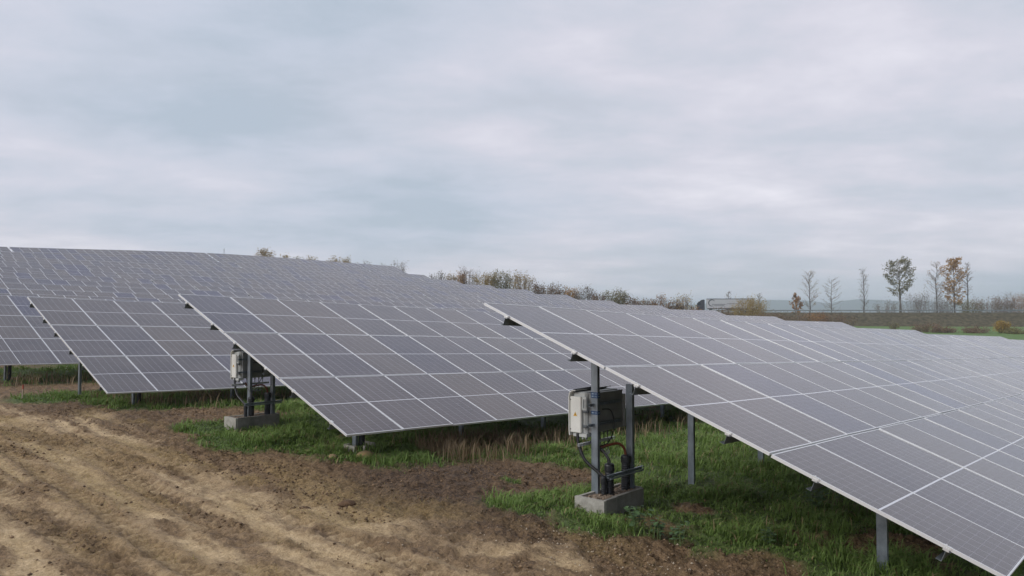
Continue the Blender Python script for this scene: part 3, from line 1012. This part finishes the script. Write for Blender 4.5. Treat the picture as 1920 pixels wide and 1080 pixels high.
# ------------------------------------------------------------------ grass and weeds
def blades(name, u, v, h, w, lean, ca, cb, label, trans=.3, seed=1, tint=None):
    rg = np.random.default_rng(seed)
    n = len(u)
    z = surface(u, v) - .01
    a = rg.random(n) * 2 * np.pi
    dx, dy = np.cos(a), np.sin(a)
    sx, sy = -dy, dx
    L_ = h * lean * (.3 + rg.random(n))
    base = np.stack([u, v, z], 1)
    side = np.stack([sx, sy, 0 * sx], 1) * (w / 2)[:, None]
    d = np.stack([dx, dy, 0 * dx], 1)
    mid = base + d * (L_ * .35)[:, None] + np.array([0, 0, 1]) * (h * .6)[:, None]
    tip = base + d * L_[:, None] + np.array([0, 0, 1]) * (h * (1 - .25 * lean))[:, None]
    V = np.stack([base - side, base + side, mid - side * .75, mid + side * .75, tip], axis=1).reshape(-1, 3)
    F = np.array([(0, 1, 3), (0, 3, 2), (2, 3, 4)])
    F = (F[None] + np.arange(n)[:, None, None] * 5).reshape(-1, 3)
    t = rg.random(n) if tint is None else np.clip(tint + .35 * (rg.random(n) - .5), 0, 1)
    o = obj(name, tri_mesh(name, V, F, foliage_mat(name, ca, cb, trans), np.repeat(t, 5)))
    tag(o, label, name.replace('_', ' '), kind='stuff')
    print(name, n)

def grow_grass():
    rg = np.random.default_rng(77)
    U, V_ = [], []
    for (u0, u1, v0, v1, per_m2) in ((7.0, 12, 1.5, 9.5, 1500), (12, 18, .5, 10.2, 750), (18, 30, 0, 10.2, 220),
                                     (7.0, 15, 9.5, 19, 1500), (15, 30, 9.5, 13, 260),
                                     (7.0, 15, 19, 28.5, 700), (6.5, 15, 28.5, 47, 160), (9, 26, 19, 22.5, 150)):
        n = int((u1 - u0) * (v1 - v0) * per_m2)
        u = rg.uniform(u0, u1, n); v = rg.uniform(v0, v1, n)
        g = masks(u, v)[2]
        k = rg.random(n) < g ** 1.5 * (.35 + .65 * smooth(.35, .6, fbm(u * 1.3, v * 1.3, 401, 3)))
        U.append(u[k]); V_.append(v[k])
    u, v = np.concatenate(U), np.concatenate(V_)
    cl = fbm(u * 1.6, v * 1.6, 411, 3)
    near_edge = smooth(10.5, 8.2, u)
    h = (.05 + .17 * smooth(.3, .7, cl)) * (.6 + .8 * rg.random(len(u))) * (1 - .15 * near_edge)
    w = .006 + .006 * rg.random(len(u)) + .0005 * np.hypot(u, v)
    blades('grass', u, v, h, w, 1.0, (.125, .20, .045), (.235, .345, .095), 'short bright green grass growing under and between the tables', .3, 2, cl * 1.1)
    pick = rg.random(len(u)) < .05
    blades('dead_grass', u[pick], v[pick], h[pick] * 1.15, w[pick], 1.3, (.22, .17, .08), (.40, .32, .17), 'dead yellowed blades mixed into the green grass', .2, 4)
    # dead straw-coloured stalks along the lower edges of rows two and three, and thinly elsewhere
    U, V_ = [], []
    for (u0, u1, vc, sv, n) in ((10.0, 20, 10.9, .5, 1500), (9.9, 12.3, 11.0, .45, 1700), (9, 18, 20.9, .7, 1500), (8.5, 12, 22.5, 1.0, 700), (8, 16, 30, 1.0, 900)):
        U.append(rg.uniform(u0, u1, n)); V_.append(rg.normal(vc, sv, n))
    u, v = np.concatenate(U), np.concatenate(V_)
    k = fbm(u * 1.2, v * 1.2, 421, 3) > .46
    u, v = u[k], v[k]
    h = rg.uniform(.18, .52, len(u))
    blades('dry_stalks', u, v, h, np.full(len(u), .009) + .0004 * np.hypot(u, v), .55, (.20, .145, .085), (.40, .30, .18), 'dead straw-coloured stalks along the lower edge of the second row', .15, 3)

grow_grass()

def grow_stubble():
    rg = np.random.default_rng(91)
    n = 90000
    u = rg.uniform(.5, 8.2, n); v = rg.uniform(2.5, 21, n)
    sand, moss, grass, track = masks(u, v)
    k = rg.random(n) < np.maximum(moss * .75, .05 * (1 - sand) * track) * smooth(.4, .6, fbm(u * 3, v * 2, 431, 3))
    u, v = u[k], v[k]
    blades('track_stubble', u, v, rg.uniform(.015, .055, len(u)), np.full(len(u), .007), 1.6, (.20, .15, .045), (.36, .29, .11), 'thin trampled yellowish stubble along the edge of the track', .2, 9)
grow_stubble()

MAT['weed_leaf'] = mat('weed_leaf', (.085, .15, .06), .55, 0, .4, var=.3, scale=12)
MAT['weed_stem'] = mat('weed_stem', (.12, .17, .06), .6)
def leaf_mesh():
    mb = MB()
    prof = [(0, 0), (.15, .16), (.4, .30), (.65, .26), (.85, .13), (1.0, 0)]
    vs = []
    for (x, y) in prof: vs += [(x, -y, .10 * y - .12 * x * x), (x, 0, -.12 * x * x - .02), (x, y, .10 * y - .12 * x * x)]
    fs = []
    for i in range(len(prof) - 1):
        a = i * 3
        fs += [(a, a + 3, a + 4, a + 1), (a + 1, a + 4, a + 5, a + 2)]
    mb.add(vs, fs)
    return mb.mesh('leaf', 'weed_leaf', True)
LEAF_ME = leaf_mesh()

def weed(u, v, h, nst, lab, seed):
    rnd = random.Random(seed)
    z = float(surface(u, v)[0])
    w = thing('leafy_weed', lab, 'weed', (u, v, z), 0, 'broad-leaved weeds')
    for i in range(nst):
        a = rnd.random() * 6.28; sp = rnd.uniform(.05, .5) * h
        top = Vector((math.cos(a) * sp, math.sin(a) * sp, h * rnd.uniform(.55, 1)))
        b0 = Vector((math.cos(a) * .04, math.sin(a) * .04, -.02))
        mid = b0.lerp(top, .55) + Vector((0, 0, .08 * h))
        mb = MB(); mb.tube([b0, mid, top], [.006, .005, .003], 5); mb.build('stem', 'weed_stem', w)
        for j in range(5):
            f = .35 + .65 * j / 4
            q = (b0.lerp(mid, f * 2) if f < .5 else mid.lerp(top, (f - .5) * 2))
            o = obj('leaf', LEAF_ME, w, q)
            s = h * rnd.uniform(.20, .34)
            o.scale = (s, s, s)
            o.rotation_euler = (rnd.uniform(-.3, .3), rnd.uniform(-.5, .25), rnd.random() * 6.28)

for i, (x, y, h, n, lab) in enumerate(((1195, 1012, .34, 8, 'bushy broad-leaved weed in front of the right side of the front trough'),
                                       (1232, 1016, .30, 7, 'broad-leaved weed just right of the bushiest one by the front trough'),
                                       (1272, 1028, .27, 6, 'drooping broad-leaved weed at the soil edge right of the others'),
                                       (1440, 1022, .26, 6, 'dark leafy weed in the shade under the front table'),
                                       (1530, 965, .40, 9, 'tall dark leafy weed deep in the shade under the front table'),
                                       (1590, 950, .36, 8, 'dark leafy weed beside the lower post under the front table'))):
    p = gpix(x, y); weed(p.x, p.y, h, n, lab, 50 + i)

# ------------------------------------------------------------------ embankment, road, truck
RP0, RP1 = Vector((64.4, 226.0)), Vector((140.0, 210.0))
RD = (RP1 - RP0).normalized()                     # along the road, towards the right
RN = Vector((RD.y, -RD.x))                        # away from the road, towards the camera
if RN.y > 0: RN = -RN
def road_pt(s, off, z):
    """s metres along the road from the truck, off metres towards the camera"""
    q = RP0 + RD * s + RN * off
    a, b = cw(q.x, q.y)
    return Vector((a, b, z))

MAT['verge'] = mat('rough_verge_grass', (.14, .125, .08), .95, 0, .1, color2=(.040, .036, .024), scale=1.1, bump=1.0, bscale=2.0, coord='Object', detail=10)
def build_road():
    S = np.arange(-150, 420, 3.0)
    prof = [(18.0, -5.6), (15.6, -4.0), (14.2, -3.45), (12.0, -2.4), (10.0, -1.4), (8.0, -.42), (6.6, -.15), (-6.6, -.15), (-9, -.6), (-20, -4.0), (-34, -5.6)]
    rg = np.random.default_rng(3)
    vs, fs = [], []
    n = len(prof)
    for i, s in enumerate(S):
        for j, (o, z) in enumerate(prof):
            jit = .35 * (fbm(np.array([s * .15]), np.array([o * .2]), 55, 3)[0] - .5) if j not in (6, 7) else 0
            vs.append(road_pt(float(s), o, z + float(jit)))
    for i in range(len(S) - 1):
        for j in range(n - 1):
            fs.append((i * n + j, (i + 1) * n + j, (i + 1) * n + j + 1, i * n + j + 1))
    mb = MB(); mb.add(vs, fs)
    tag(mb.build('embankment', 'verge', None, None, True), 'rough grassy highway embankment beyond the green field', 'embankment', kind='structure')
    mb = MB()
    vs = [road_pt(float(s), o, -.10) for s in (-150, 419) for o in (6.0, -6.0)]
    mb.add(vs, [(0, 2, 3, 1)])
    tag(mb.build('road', 'asphalt'), 'asphalt highway on top of the embankment', 'road', kind='structure')
    mb = MB()
    for o in (5.4, -5.4): mb.add([road_pt(s, o + d, -.094) for s in (-149, 418) for d in (.08, -.08)], [(0, 2, 3, 1)])
    mk = mb.build('lane_marking', 'line'); tag(mk, kind='structure')
    for off, lab in ((6.35, 'long steel guard rail along the near side of the highway'), (-6.35, 'steel guard rail along the far side of the highway')):
        g = thing('guard_rail', lab, 'guard rail', road_pt(0, off, -.12), 0, 'highway guard rails')
        O = g.location.copy()
        s0, s1 = -40, 300
        prof_ = [(.0, .42), (.05, .46), (.0, .52), (.0, .58), (.05, .64), (.0, .70), (-.03, .70), (-.03, .42)]
        mb = MB()
        vs = [road_pt(s, off + a, -.12 + b) - O for s in (s0, s1) for a, b in prof_]
        m_ = len(prof_)
        mb.add(vs, [(j, (j + 1) % m_, m_ + (j + 1) % m_, m_ + j) for j in range(m_)] + [tuple(range(m_)), tuple(range(m_, 2 * m_))[::-1]])
        mb.build('rail', 'rail', g)
        mb = MB(); mb.box((0, 0, .30), (.10, .10, .76)); me = mb.mesh('post', 'rail')
        for s in range(s0 + 2, s1, 5): obj('post', me, g, road_pt(s, off - .10, -.12) - O)
build_road()

def build_truck():
    q = road_pt(0, 1.6, -.10)
    hd = road_pt(-1, 0, 0) - road_pt(0, 0, 0)
    rz = math.atan2(hd.y, hd.x)
    t = thing('truck', 'articulated truck with dark cab and pale box trailer driving along the highway', 'truck', q, rz)
    # local +x is the driving direction, +y its left side (towards the camera); trailer from x=-6.8 to 6.8
    mb = MB(); mb.rbox((0, 0, 2.57), (13.6, 2.5, 2.78), .06); tr = mb.build('trailer', 'truck_box', t)
    mb = MB(); mb.box((0, 0, 3.985), (13.5, 2.42, .07)); mb.box((0, 1.255, 3.90), (13.5, .02, .14)); mb.box((0, -1.255, 3.90), (13.5, .02, .14)); mb.build('roof_rail', 'truck_dark', tr)
    mb = MB(); mb.box((0, 0, 1.08), (13.2, .9, .18)); mb.box((-1, 1.15, .80), (4.2, .05, .55)); mb.box((-1, -1.15, .80), (4.2, .05, .55)); mb.build('chassis', 'truck_dark', t)
    # dark ring mark with trailing lines on the trailer side
    mb = MB()
    cx, cz, R, n = 5.3, 2.75, .92, 22
    a0, a1 = math.radians(35), math.radians(295)
    pts = []
    for i in range(n + 1):
        a = a0 + (a1 - a0) * i / n
        w = .06 + .09 * math.sin(math.pi * i / n)
        pts.append((a, R - w, R + w))
    vs = []
    # +x is towards the left of the picture, so mirror the mark in x
    for a, r0, r1 in pts:
        vs += [(cx - r0 * math.cos(a), 1.268, cz + r0 * math.sin(a)), (cx - r1 * math.cos(a), 1.268, cz + r1 * math.sin(a))]
    mb.add(vs, [(2 * i, 2 * i + 1, 2 * i + 3, 2 * i + 2) for i in range(n)])
    mb.box((cx - 2.0, 1.266, cz - .80), (2.9, .006, .13)); mb.box((cx - 1.9, 1.266, cz - .40), (3.8, .006, .14))
    mb.build('logo', 'logo', tr)
    mb = MB()
    for i in range(9): mb.box((cx - 4.4 - i * .42, 1.266, cz - .22), (.28, .006, .26))
    tag(mb.build('lettering', 'logo_pale', tr), kind='stuff')
    # cab
    mb = MB()
    prof = [(7.35, .55), (9.55, .55), (9.62, 1.5), (9.50, 2.2), (9.20, 3.05), (8.75, 3.25), (8.35, 3.62), (7.75, 3.75), (7.35, 3.70)]
    mb.prism(prof, 'y', -1.22, 1.22); cab = mb.build('cab', 'truck_dark', t)
    mb = MB(); mb.add([(9.535, -1.05, 2.15), (9.535, 1.05, 2.15), (9.26, 1.0, 2.98), (9.26, -1.0, 2.98)], [(0, 1, 2, 3)]); mb.build('windscreen', 'truck_glass', cab)
    for s in (-1, 1):
        mb = MB(); mb.prism([(8.45, 2.1), (9.36, 2.1), (9.12, 2.9), (8.45, 2.9)], 'y', s * 1.222, s * 1.228); mb.build('side_window', 'truck_glass', cab)
        mb = MB(); mb.box((9.45, s * 1.40, 2.45), (.12, .16, .60)); mb.build('mirror', 'truck_dark', cab)
        for x in (9.0, 5.6, -3.2, -4.55, -5.9):
            mb = MB(); mb.tube([(x, s * .92, .52), (x, s * 1.20, .52)], .52, 18); wh = mb.build('wheel', 'rubber', t)
            mb = MB(); mb.tube([(x, s * 1.20, .52), (x, s * 1.21, .52)], .28, 14); mb.build('rim', 'rail', wh)
build_truck()

# ------------------------------------------------------------------ trees and bushes
FOL = {
    'rust': foliage_mat('rust_leaves', (.27, .14, .06), (.40, .23, .10), .2),
    'brown': foliage_mat('brown_leaves', (.15, .105, .07), (.29, .20, .13), .2),
    'tan': foliage_mat('tan_leaves', (.29, .22, .12), (.45, .35, .20), .2),
    'olive': foliage_mat('olive_leaves', (.14, .13, .055), (.26, .235, .10), .2),
    'yellow': foliage_mat('yellow_leaves', (.30, .20, .05), (.46, .33, .10), .25),
    'ochre': foliage_mat('ochre_leaves', (.28, .20, .075), (.43, .32, .125), .25),
    'orange': foliage_mat('orange_leaves', (.34, .19, .07), (.50, .31, .12), .25),
    'grey': foliage_mat('grey_twig_ends', (.17, .15, .13), (.27, .24, .20), .1),
    'dgreen': foliage_mat('dull_green_leaves', (.14, .135, .07), (.27, .24, .13), .2),
}

def leaf_cloud(name, centres, n, spread, size, kind, parent, rg, squash=1.0):
    if n <= 0: return None
    C = np.array([tuple(c) for c in centres])
    idx = rg.integers(0, len(C), n)
    P = C[idx] + rg.normal(0, spread, (n, 3)) * np.array([1, 1, squash])
    a = rg.normal(0, 1, (n, 3)); a /= np.linalg.norm(a, axis=1)[:, None]
    b = np.cross(a, rg.normal(0, 1, (n, 3))); b /= np.linalg.norm(b, axis=1)[:, None] + 1e-9
    s = size * (.6 + .8 * rg.random(n))[:, None]
    V = np.stack([P - a * s * .5, P + b * s * .32, P + a * s * .5, P - b * s * .32], 1).reshape(-1, 3)
    F = np.array([(0, 1, 2), (0, 2, 3)])
    F = (F[None] + np.arange(n)[:, None, None] * 4).reshape(-1, 3)
    cl = rg.random(len(C))[idx]
    t = np.clip(.55 * cl + .45 * rg.random(n), 0, 1)
    return obj(name, tri_mesh(name, V, F, FOL[kind], np.repeat(t, 4)), parent)

def tree(x, ytop, Z, wpx, kind, leaves, lab, cat='tree', lo=.22, seed=1, lsize=.42, up=1.0, name='tree', group='trees beyond the highway', fork=1):
    rnd = random.Random(seed); rg = np.random.default_rng(seed)
    q = pix(x, 585, Z=Z)
    gz = max(ground_z(q.x, q.y), -5.0)
    top = pix(x, ytop, Z=Z).z
    H = top - gz
    R = wpx / 2 / FPX * Z
    T = thing(name, lab, cat, (q.x, q.y, gz), 0, group)
    tb, cb = MB(), MB()
    ends = []
    trunks = []
    for f in range(fork):
        bx, by = (rnd.uniform(-.5, .5) * (fork > 1)), (rnd.uniform(-.5, .5) * (fork > 1))
        ox = (f - (fork - 1) / 2) * R * .5
        pts = [Vector((bx * .3, by * .3, -.3))]
        nseg = 7
        for i in range(1, nseg + 1):
            z = H * .97 * i / nseg
            pts.append(Vector((ox * (i / nseg) + rnd.gauss(0, .05 * R), rnd.gauss(0, .05 * R), z)))
        r0 = .010 * H + .05
        tb.tube(pts, [max(.03, r0 * (1 - .88 * i / nseg)) for i in range(nseg + 1)], 6)
        trunks.append(pts)
        nb = int(26 + H * 1.2) // fork
        for i in range(nb):
            f_ = lo + (1 - lo) * (i + rnd.random()) / nb
            z = f_ * H * .95
            k = min(nseg - 1, int(z / (H * .97) * nseg))
            p0 = pts[k].lerp(pts[k + 1], z / (H * .97) * nseg - k)
            g = (f_ - lo) / (1 - lo)
            ln = R * (.45 + .75 * math.sin(math.pi * min(1, .18 + .75 * g))) * rnd.uniform(.7, 1.1)
            a = rnd.random() * 6.28
            el = up * rnd.uniform(.35, 1.0)
            d = Vector((math.cos(a), math.sin(a), el)).normalized()
            p1 = p0 + d * ln * .55 + Vector((0, 0, .04 * ln))
            p2 = p0 + d * ln + Vector((0, 0, .22 * ln))
            if p2.z > H: p2.z = H - rnd.random() * .4
            cb.tube([p0, p1, p2], [.055, .04, .022], 3, 0, False)
            ends += [p1.lerp(p2, .4), p2]
            for j in range(5):
                s0 = p0.lerp(p1, rnd.uniform(.4, 1)) if j < 2 else p1.lerp(p2, rnd.random())
                a2 = a + rnd.uniform(-1.3, 1.3)
                s1 = s0 + Vector((math.cos(a2), math.sin(a2), rnd.uniform(.1, 1.3))).normalized() * ln * rnd.uniform(.25, .5)
                cb.tube([s0, s1], [.028, .014], 3, 0, False)
                ends.append(s1)
    tb.build('trunk', 'bark', T)
    cr = cb.build('crown', 'twig' if leaves < 900 else 'bark', T)
    leaf_cloud('leaves', ends, leaves, .055 * R + .10, lsize, kind, cr, rg)
    return T

TZ = 262
tree(1494, 553, TZ, 17, 'rust', 900, 'small rusty-leaved conical tree left of the bare trees beyond the highway', lo=.12, seed=1, lsize=.5)
tree(1518, 508, TZ, 32, 'tan', 240, 'slim bare tree with pale tan twigs, second from left beyond the highway', lo=.25, seed=2, lsize=.3, up=1.3)
tree(1559, 521, TZ, 34, 'grey', 90, 'short bare tree with wide low twigs beyond the highway', lo=.05, seed=3, lsize=.3, up=.5)
tree(1620, 504, TZ, 24, 'grey', 120, 'narrow upright bare tree standing alone in front of the distant hill', lo=.18, seed=4, lsize=.3, up=2.2)
tree(1687, 488, TZ, 46, 'dgreen', 2300, 'tall leafy dull green tree with two thin trunks beyond the highway', lo=.42, seed=5, lsize=.5, up=.9, fork=2)
tree(1757, 491, TZ + 4, 34, 'rust', 260, 'tall sparse tree with a few reddish leaves left of the orange tree', lo=.35, seed=6, lsize=.3, up=1.0)
tree(1790, 485, TZ, 38, 'orange', 2500, 'tall tree with dense orange-brown leaves beyond the highway', lo=.22, seed=7, lsize=.5, up=1.6)
tree(1815, 489, TZ + 3, 20, 'grey', 110, 'thin bare tree just right of the orange-leaved tree', lo=.45, seed=8, lsize=.3, up=1.2)
tree(1366, 545, 275, 14, 'grey', 60, 'thin bare treetop rising behind the truck trailer', lo=.3, seed=9, lsize=.3)
tree(1424, 548, 272, 12, 'grey', 60, 'thin bare treetop rising behind the rear of the trailer', lo=.3, seed=10, lsize=.3)

def bush(p, top, R, kind, leaves, lab, seed, stems=26, lsize=.22, group='autumn bushes'):
    rnd = random.Random(seed); rg = np.random.default_rng(seed)
    gz = ground_z(p.x, p.y) if p.z is None or p.z < -90 else p.z
    H = max(.8, top - gz)
    T = thing('bush', lab, 'bush', (p.x, p.y, gz), 0, group)
    mb = MB()
    ends = []
    for i in range(stems):
        a = rnd.random() * 6.28
        sp = R * math.sqrt(rnd.random())
        hh = H * (1 - .30 * (sp / R) ** 2) * rnd.uniform(.80, 1.0)
        b0 = Vector((math.cos(a) * sp * .35, math.sin(a) * sp * .35, -.2))
        p2 = Vector((math.cos(a) * sp, math.sin(a) * sp, hh))
        p1 = b0.lerp(p2, .5) + Vector((math.cos(a), math.sin(a), 0)) * sp * .12
        mb.tube([b0, p1, p2], [.045, .032, .014], 3, 0, False)
        for j in range(5):
            f = rnd.uniform(.3, 1)
            s0 = b0.lerp(p1, f * 2) if f < .5 else p1.lerp(p2, f * 2 - 1)
            a2 = a + rnd.uniform(-1.5, 1.5)
            s1 = s0 + Vector((math.cos(a2) * .6, math.sin(a2) * .6, rnd.uniform(.3, 1.1))).normalized() * H * rnd.uniform(.12, .26)
            if s1.z > H: s1.z = H
            mb.tube([s0, s1], [.020, .010], 3, 0, False)
            ends += [s0, s1]
        ends.append(p2)
    br = mb.build('branches', 'twig', T)
    leaf_cloud('foliage', ends, int(leaves * 2.4), .11 * R + .10, lsize * .85, kind, br, rg)

def bpix(x, ytop, wpx, kind, leaves, lab, seed, u=None, v=None, Z=None, zbase=None, **kw):
    q = pix(x, 585, u=u, v=v, Z=Z)
    top = pix(x, ytop, u=u, v=v, Z=Z).z
    Zd = q.x * CA + q.y * SA
    gz = ground_z(q.x, q.y) if zbase is None else zbase
    q.z = gz
    bush(q, top, wpx / 2 / FPX * Zd * 1.05, kind, leaves, lab, seed, **kw)

sk = [(495, 472, 34, 'tan', 900, 'leftmost tan bush on the skyline above the panels'), (531, 481, 14, 'ochre', 350, 'small ochre bush on the skyline right of the leftmost one'),
      (560, 485, 15, 'olive', 350, 'small olive bush between two ochre ones on the skyline'), (585, 486, 22, 'ochre', 350, 'low ochre bush on the skyline left of the tan round one'),
      (637, 484, 36, 'tan', 950, 'round tan bush alone on the skyline above the panels'), (683, 491, 18, 'grey', 120, 'small bare bush on the skyline right of the round tan one'),
      (719, 500, 20, 'dgreen', 260, 'low grey-green bush on the skyline left of the wide bare one'), (745, 493, 36, 'grey', 260, 'wide bare bush on the skyline above the panels')]
for i, (x, y, w, kd, lv, lab) in enumerate(sk): bpix(x, y - 4, w, kd, lv, lab, 200 + i, v=146, lsize=.3)
hd = [(822, 509, 26, 'grey', 160, 'bare pale bush at the left start of the hedge behind the row ends'), (848, 515, 22, 'tan', 420, 'low tan bush left of the tall bare one in the hedge'),
      (866, 511, 14, 'orange', 500, 'narrow orange-brown bush left of the tall bare one in the hedge'), (881, 500, 32, 'grey', 220, 'tall bare grey bush in the hedge behind the row ends'),
      (912, 511, 36, 'ochre', 1300, 'dense ochre-brown bush right of the tall bare one'), (942, 509, 30, 'olive', 1100, 'olive-yellow bush in the highest part of the hedge'),
      (978, 510, 34, 'tan', 1000, 'upright tan bush at the right end of the tall hedge'), (1010, 532, 24, 'brown', 600, 'small brown bush below the upright tan one'),
      (1040, 536, 40, 'brown', 1100, 'wide low brown bush in the hedge middle'), (1073, 539, 16, 'orange', 500, 'small orange bush in the hedge middle'),
      (1098, 538, 32, 'grey', 500, 'grey leafless bush right of the small orange one'), (1122, 550, 24, 'brown', 500, 'low brown bush left of the olive-green one'),
      (1153, 544, 38, 'dgreen', 1100, 'round grey-green bush in the right part of the hedge'), (1188, 560, 30, 'brown', 700, 'low brown bush right of the round grey-green one'),
      (1215, 560, 28, 'brown', 650, 'low brown bush midway along the right part of the hedge'), (1241, 553, 26, 'rust', 260, 'sparse reddish bush in the right part of the hedge'),
      (1265, 564, 26, 'brown', 600, 'low brown bush left of the sparse bush near the truck'), (1283, 552, 30, 'tan', 260, 'sparse twiggy bush left of the truck cab'),
      (1302, 577, 20, 'rust', 400, 'low reddish bush just in front of the truck cab')]
for i, (x, y, w, kd, lv, lab) in enumerate(hd): bpix(x, y - 1, w * 1.1, kd, lv, lab, 230 + i, u=122, lsize=.26, group='hedge behind the row ends')
em = [(1350, 578, 50, 'brown', 900, 'low brown bush on the embankment under the trailer', 176), (1405, 558, 56, 'ochre', 3600, 'large ochre bush in front of the rear of the trailer', 190),
      (1440, 586, 50, 'brown', 900, 'low brown bush right of the large ochre one', 178), (1482, 588, 64, 'brown', 1100, 'wide brown bush on the embankment slope', 180),
      (1530, 587, 50, 'rust', 900, 'rust-red bush on the embankment slope', 182), (1572, 590, 60, 'brown', 1000, 'brown bush at the right end of the embankment thicket', 180),
      (1675, 604, 22, 'olive', 160, 'spindly sapling at the edge of the green field', 165), (1738, 611, 52, 'brown', 1000, 'round brown bush in the green field', 158),
      (1772, 617, 34, 'brown', 600, 'small brown bush right of the round one in the field', 156), (1830, 616, 42, 'brown', 900, 'dark brown bush in the green field left of the yellow one', 154),
      (1878, 603, 26, 'yellow', 900, 'tall yellow-leaved bush in the green field', 154), (1903, 624, 36, 'olive', 700, 'low olive bush at the right edge of the picture', 150)]
for i, (x, y, w, kd, lv, lab, Z) in enumerate(em): bpix(x, y, w, kd, lv, lab, 260 + i, Z=Z, lsize=.24, group='bushes by the field and embankment')
bh = [(1662, 562, 40, 'grey', 260, 'low grey bush left of the big bare ones beyond the highway'), (1712, 548, 50, 'grey', 320, 'big bare grey bush below the leafy green tree'),
      (1745, 545, 56, 'grey', 360, 'big bare grey bush below the sparse reddish tree'), (1775, 560, 40, 'grey', 300, 'smaller bare bush below the orange tree'),
      (1822, 562, 40, 'olive', 700, 'low olive bush right of the thin bare tree'), (1856, 557, 60, 'brown', 1200, 'broad brown bush beyond the highway at the right'),
      (1888, 546, 34, 'grey', 200, 'bare twiggy bush behind the broad brown one'), (1913, 551, 40, 'rust', 1000, 'reddish bush at the right edge beyond the highway')]
for i, (x, y, w, kd, lv, lab) in enumerate(bh): bpix(x, y, w, kd, lv, lab, 290 + i, Z=250, zbase=-2.5, lsize=.32, stems=34, group='bushes beyond the highway')

# ------------------------------------------------------------------ distant hills and the air in front of them
MAT['hill'] = mat('wooded_hill', (.045, .055, .04), .95, 0, .1, color2=(.03, .036, .03), scale=.02, coord='Object')
def hill(prof, Z0, lab):
    xs = np.array([p[0] for p in prof], float); ys = np.array([p[1] for p in prof], float)
    mb = MB()
    px = np.arange(xs[0], xs[-1] + 1, 6.0)
    n = 9
    vs, fs = [], []
    for i, x in enumerate(px):
        y = np.interp(x, xs, ys) + 1.0 * (fbm(np.array([x * .03]), np.array([1.0]), 77, 4)[0] - .5)
        top = (585 - y) / FPX * Z0
        for j in range(n):
            f = (j - 4) / 4
            Z = Z0 + f * 700
            z = -12 + (top + 12) * (1 - f * f) ** 1.2
            a, b = cw((x - 960) / FPX * Z0, Z)
            vs.append((a, b, z))
    for i in range(len(px) - 1):
        for j in range(n - 1):
            fs.append((i * n + j, (i + 1) * n + j, (i + 1) * n + j + 1, i * n + j + 1))
    mb.add(vs, fs)
    tag(mb.build('hill', 'hill', None, None, True), lab, 'hill', kind='structure')
hill([(1090, 584), (1180, 577), (1300, 571), (1380, 565), (1440, 562), (1500, 563), (1528, 570), (1550, 577), (1600, 582)], 3900, 'blue-grey distant hill behind the truck')
hill([(1530, 584), (1560, 578), (1586, 569), (1604, 561), (1625, 562), (1680, 564), (1750, 565), (1850, 570), (1960, 572), (2100, 578), (2300, 583)], 3500, 'blue-grey distant hill with a steep left end behind the bare trees')

hz = MB(); hz.box((500, 500, 26), (12000, 12000, 104))
air = bpy.data.materials.new('haze')
air.use_nodes = True
air.node_tree.nodes.clear()
vo = air.node_tree.nodes.new('ShaderNodeVolumePrincipled')
vo.inputs['Color'].default_value = (.82, .89, 1.0, 1)
vo.inputs['Density'].default_value = .00034
vo.inputs['Anisotropy'].default_value = .2
oo = air.node_tree.nodes.new('ShaderNodeOutputMaterial')
air.node_tree.links.new(vo.outputs[0], oo.inputs['Volume'])
tag(hz.build('haze', air), 'thin haze in the air over the fields', 'haze', kind='stuff')
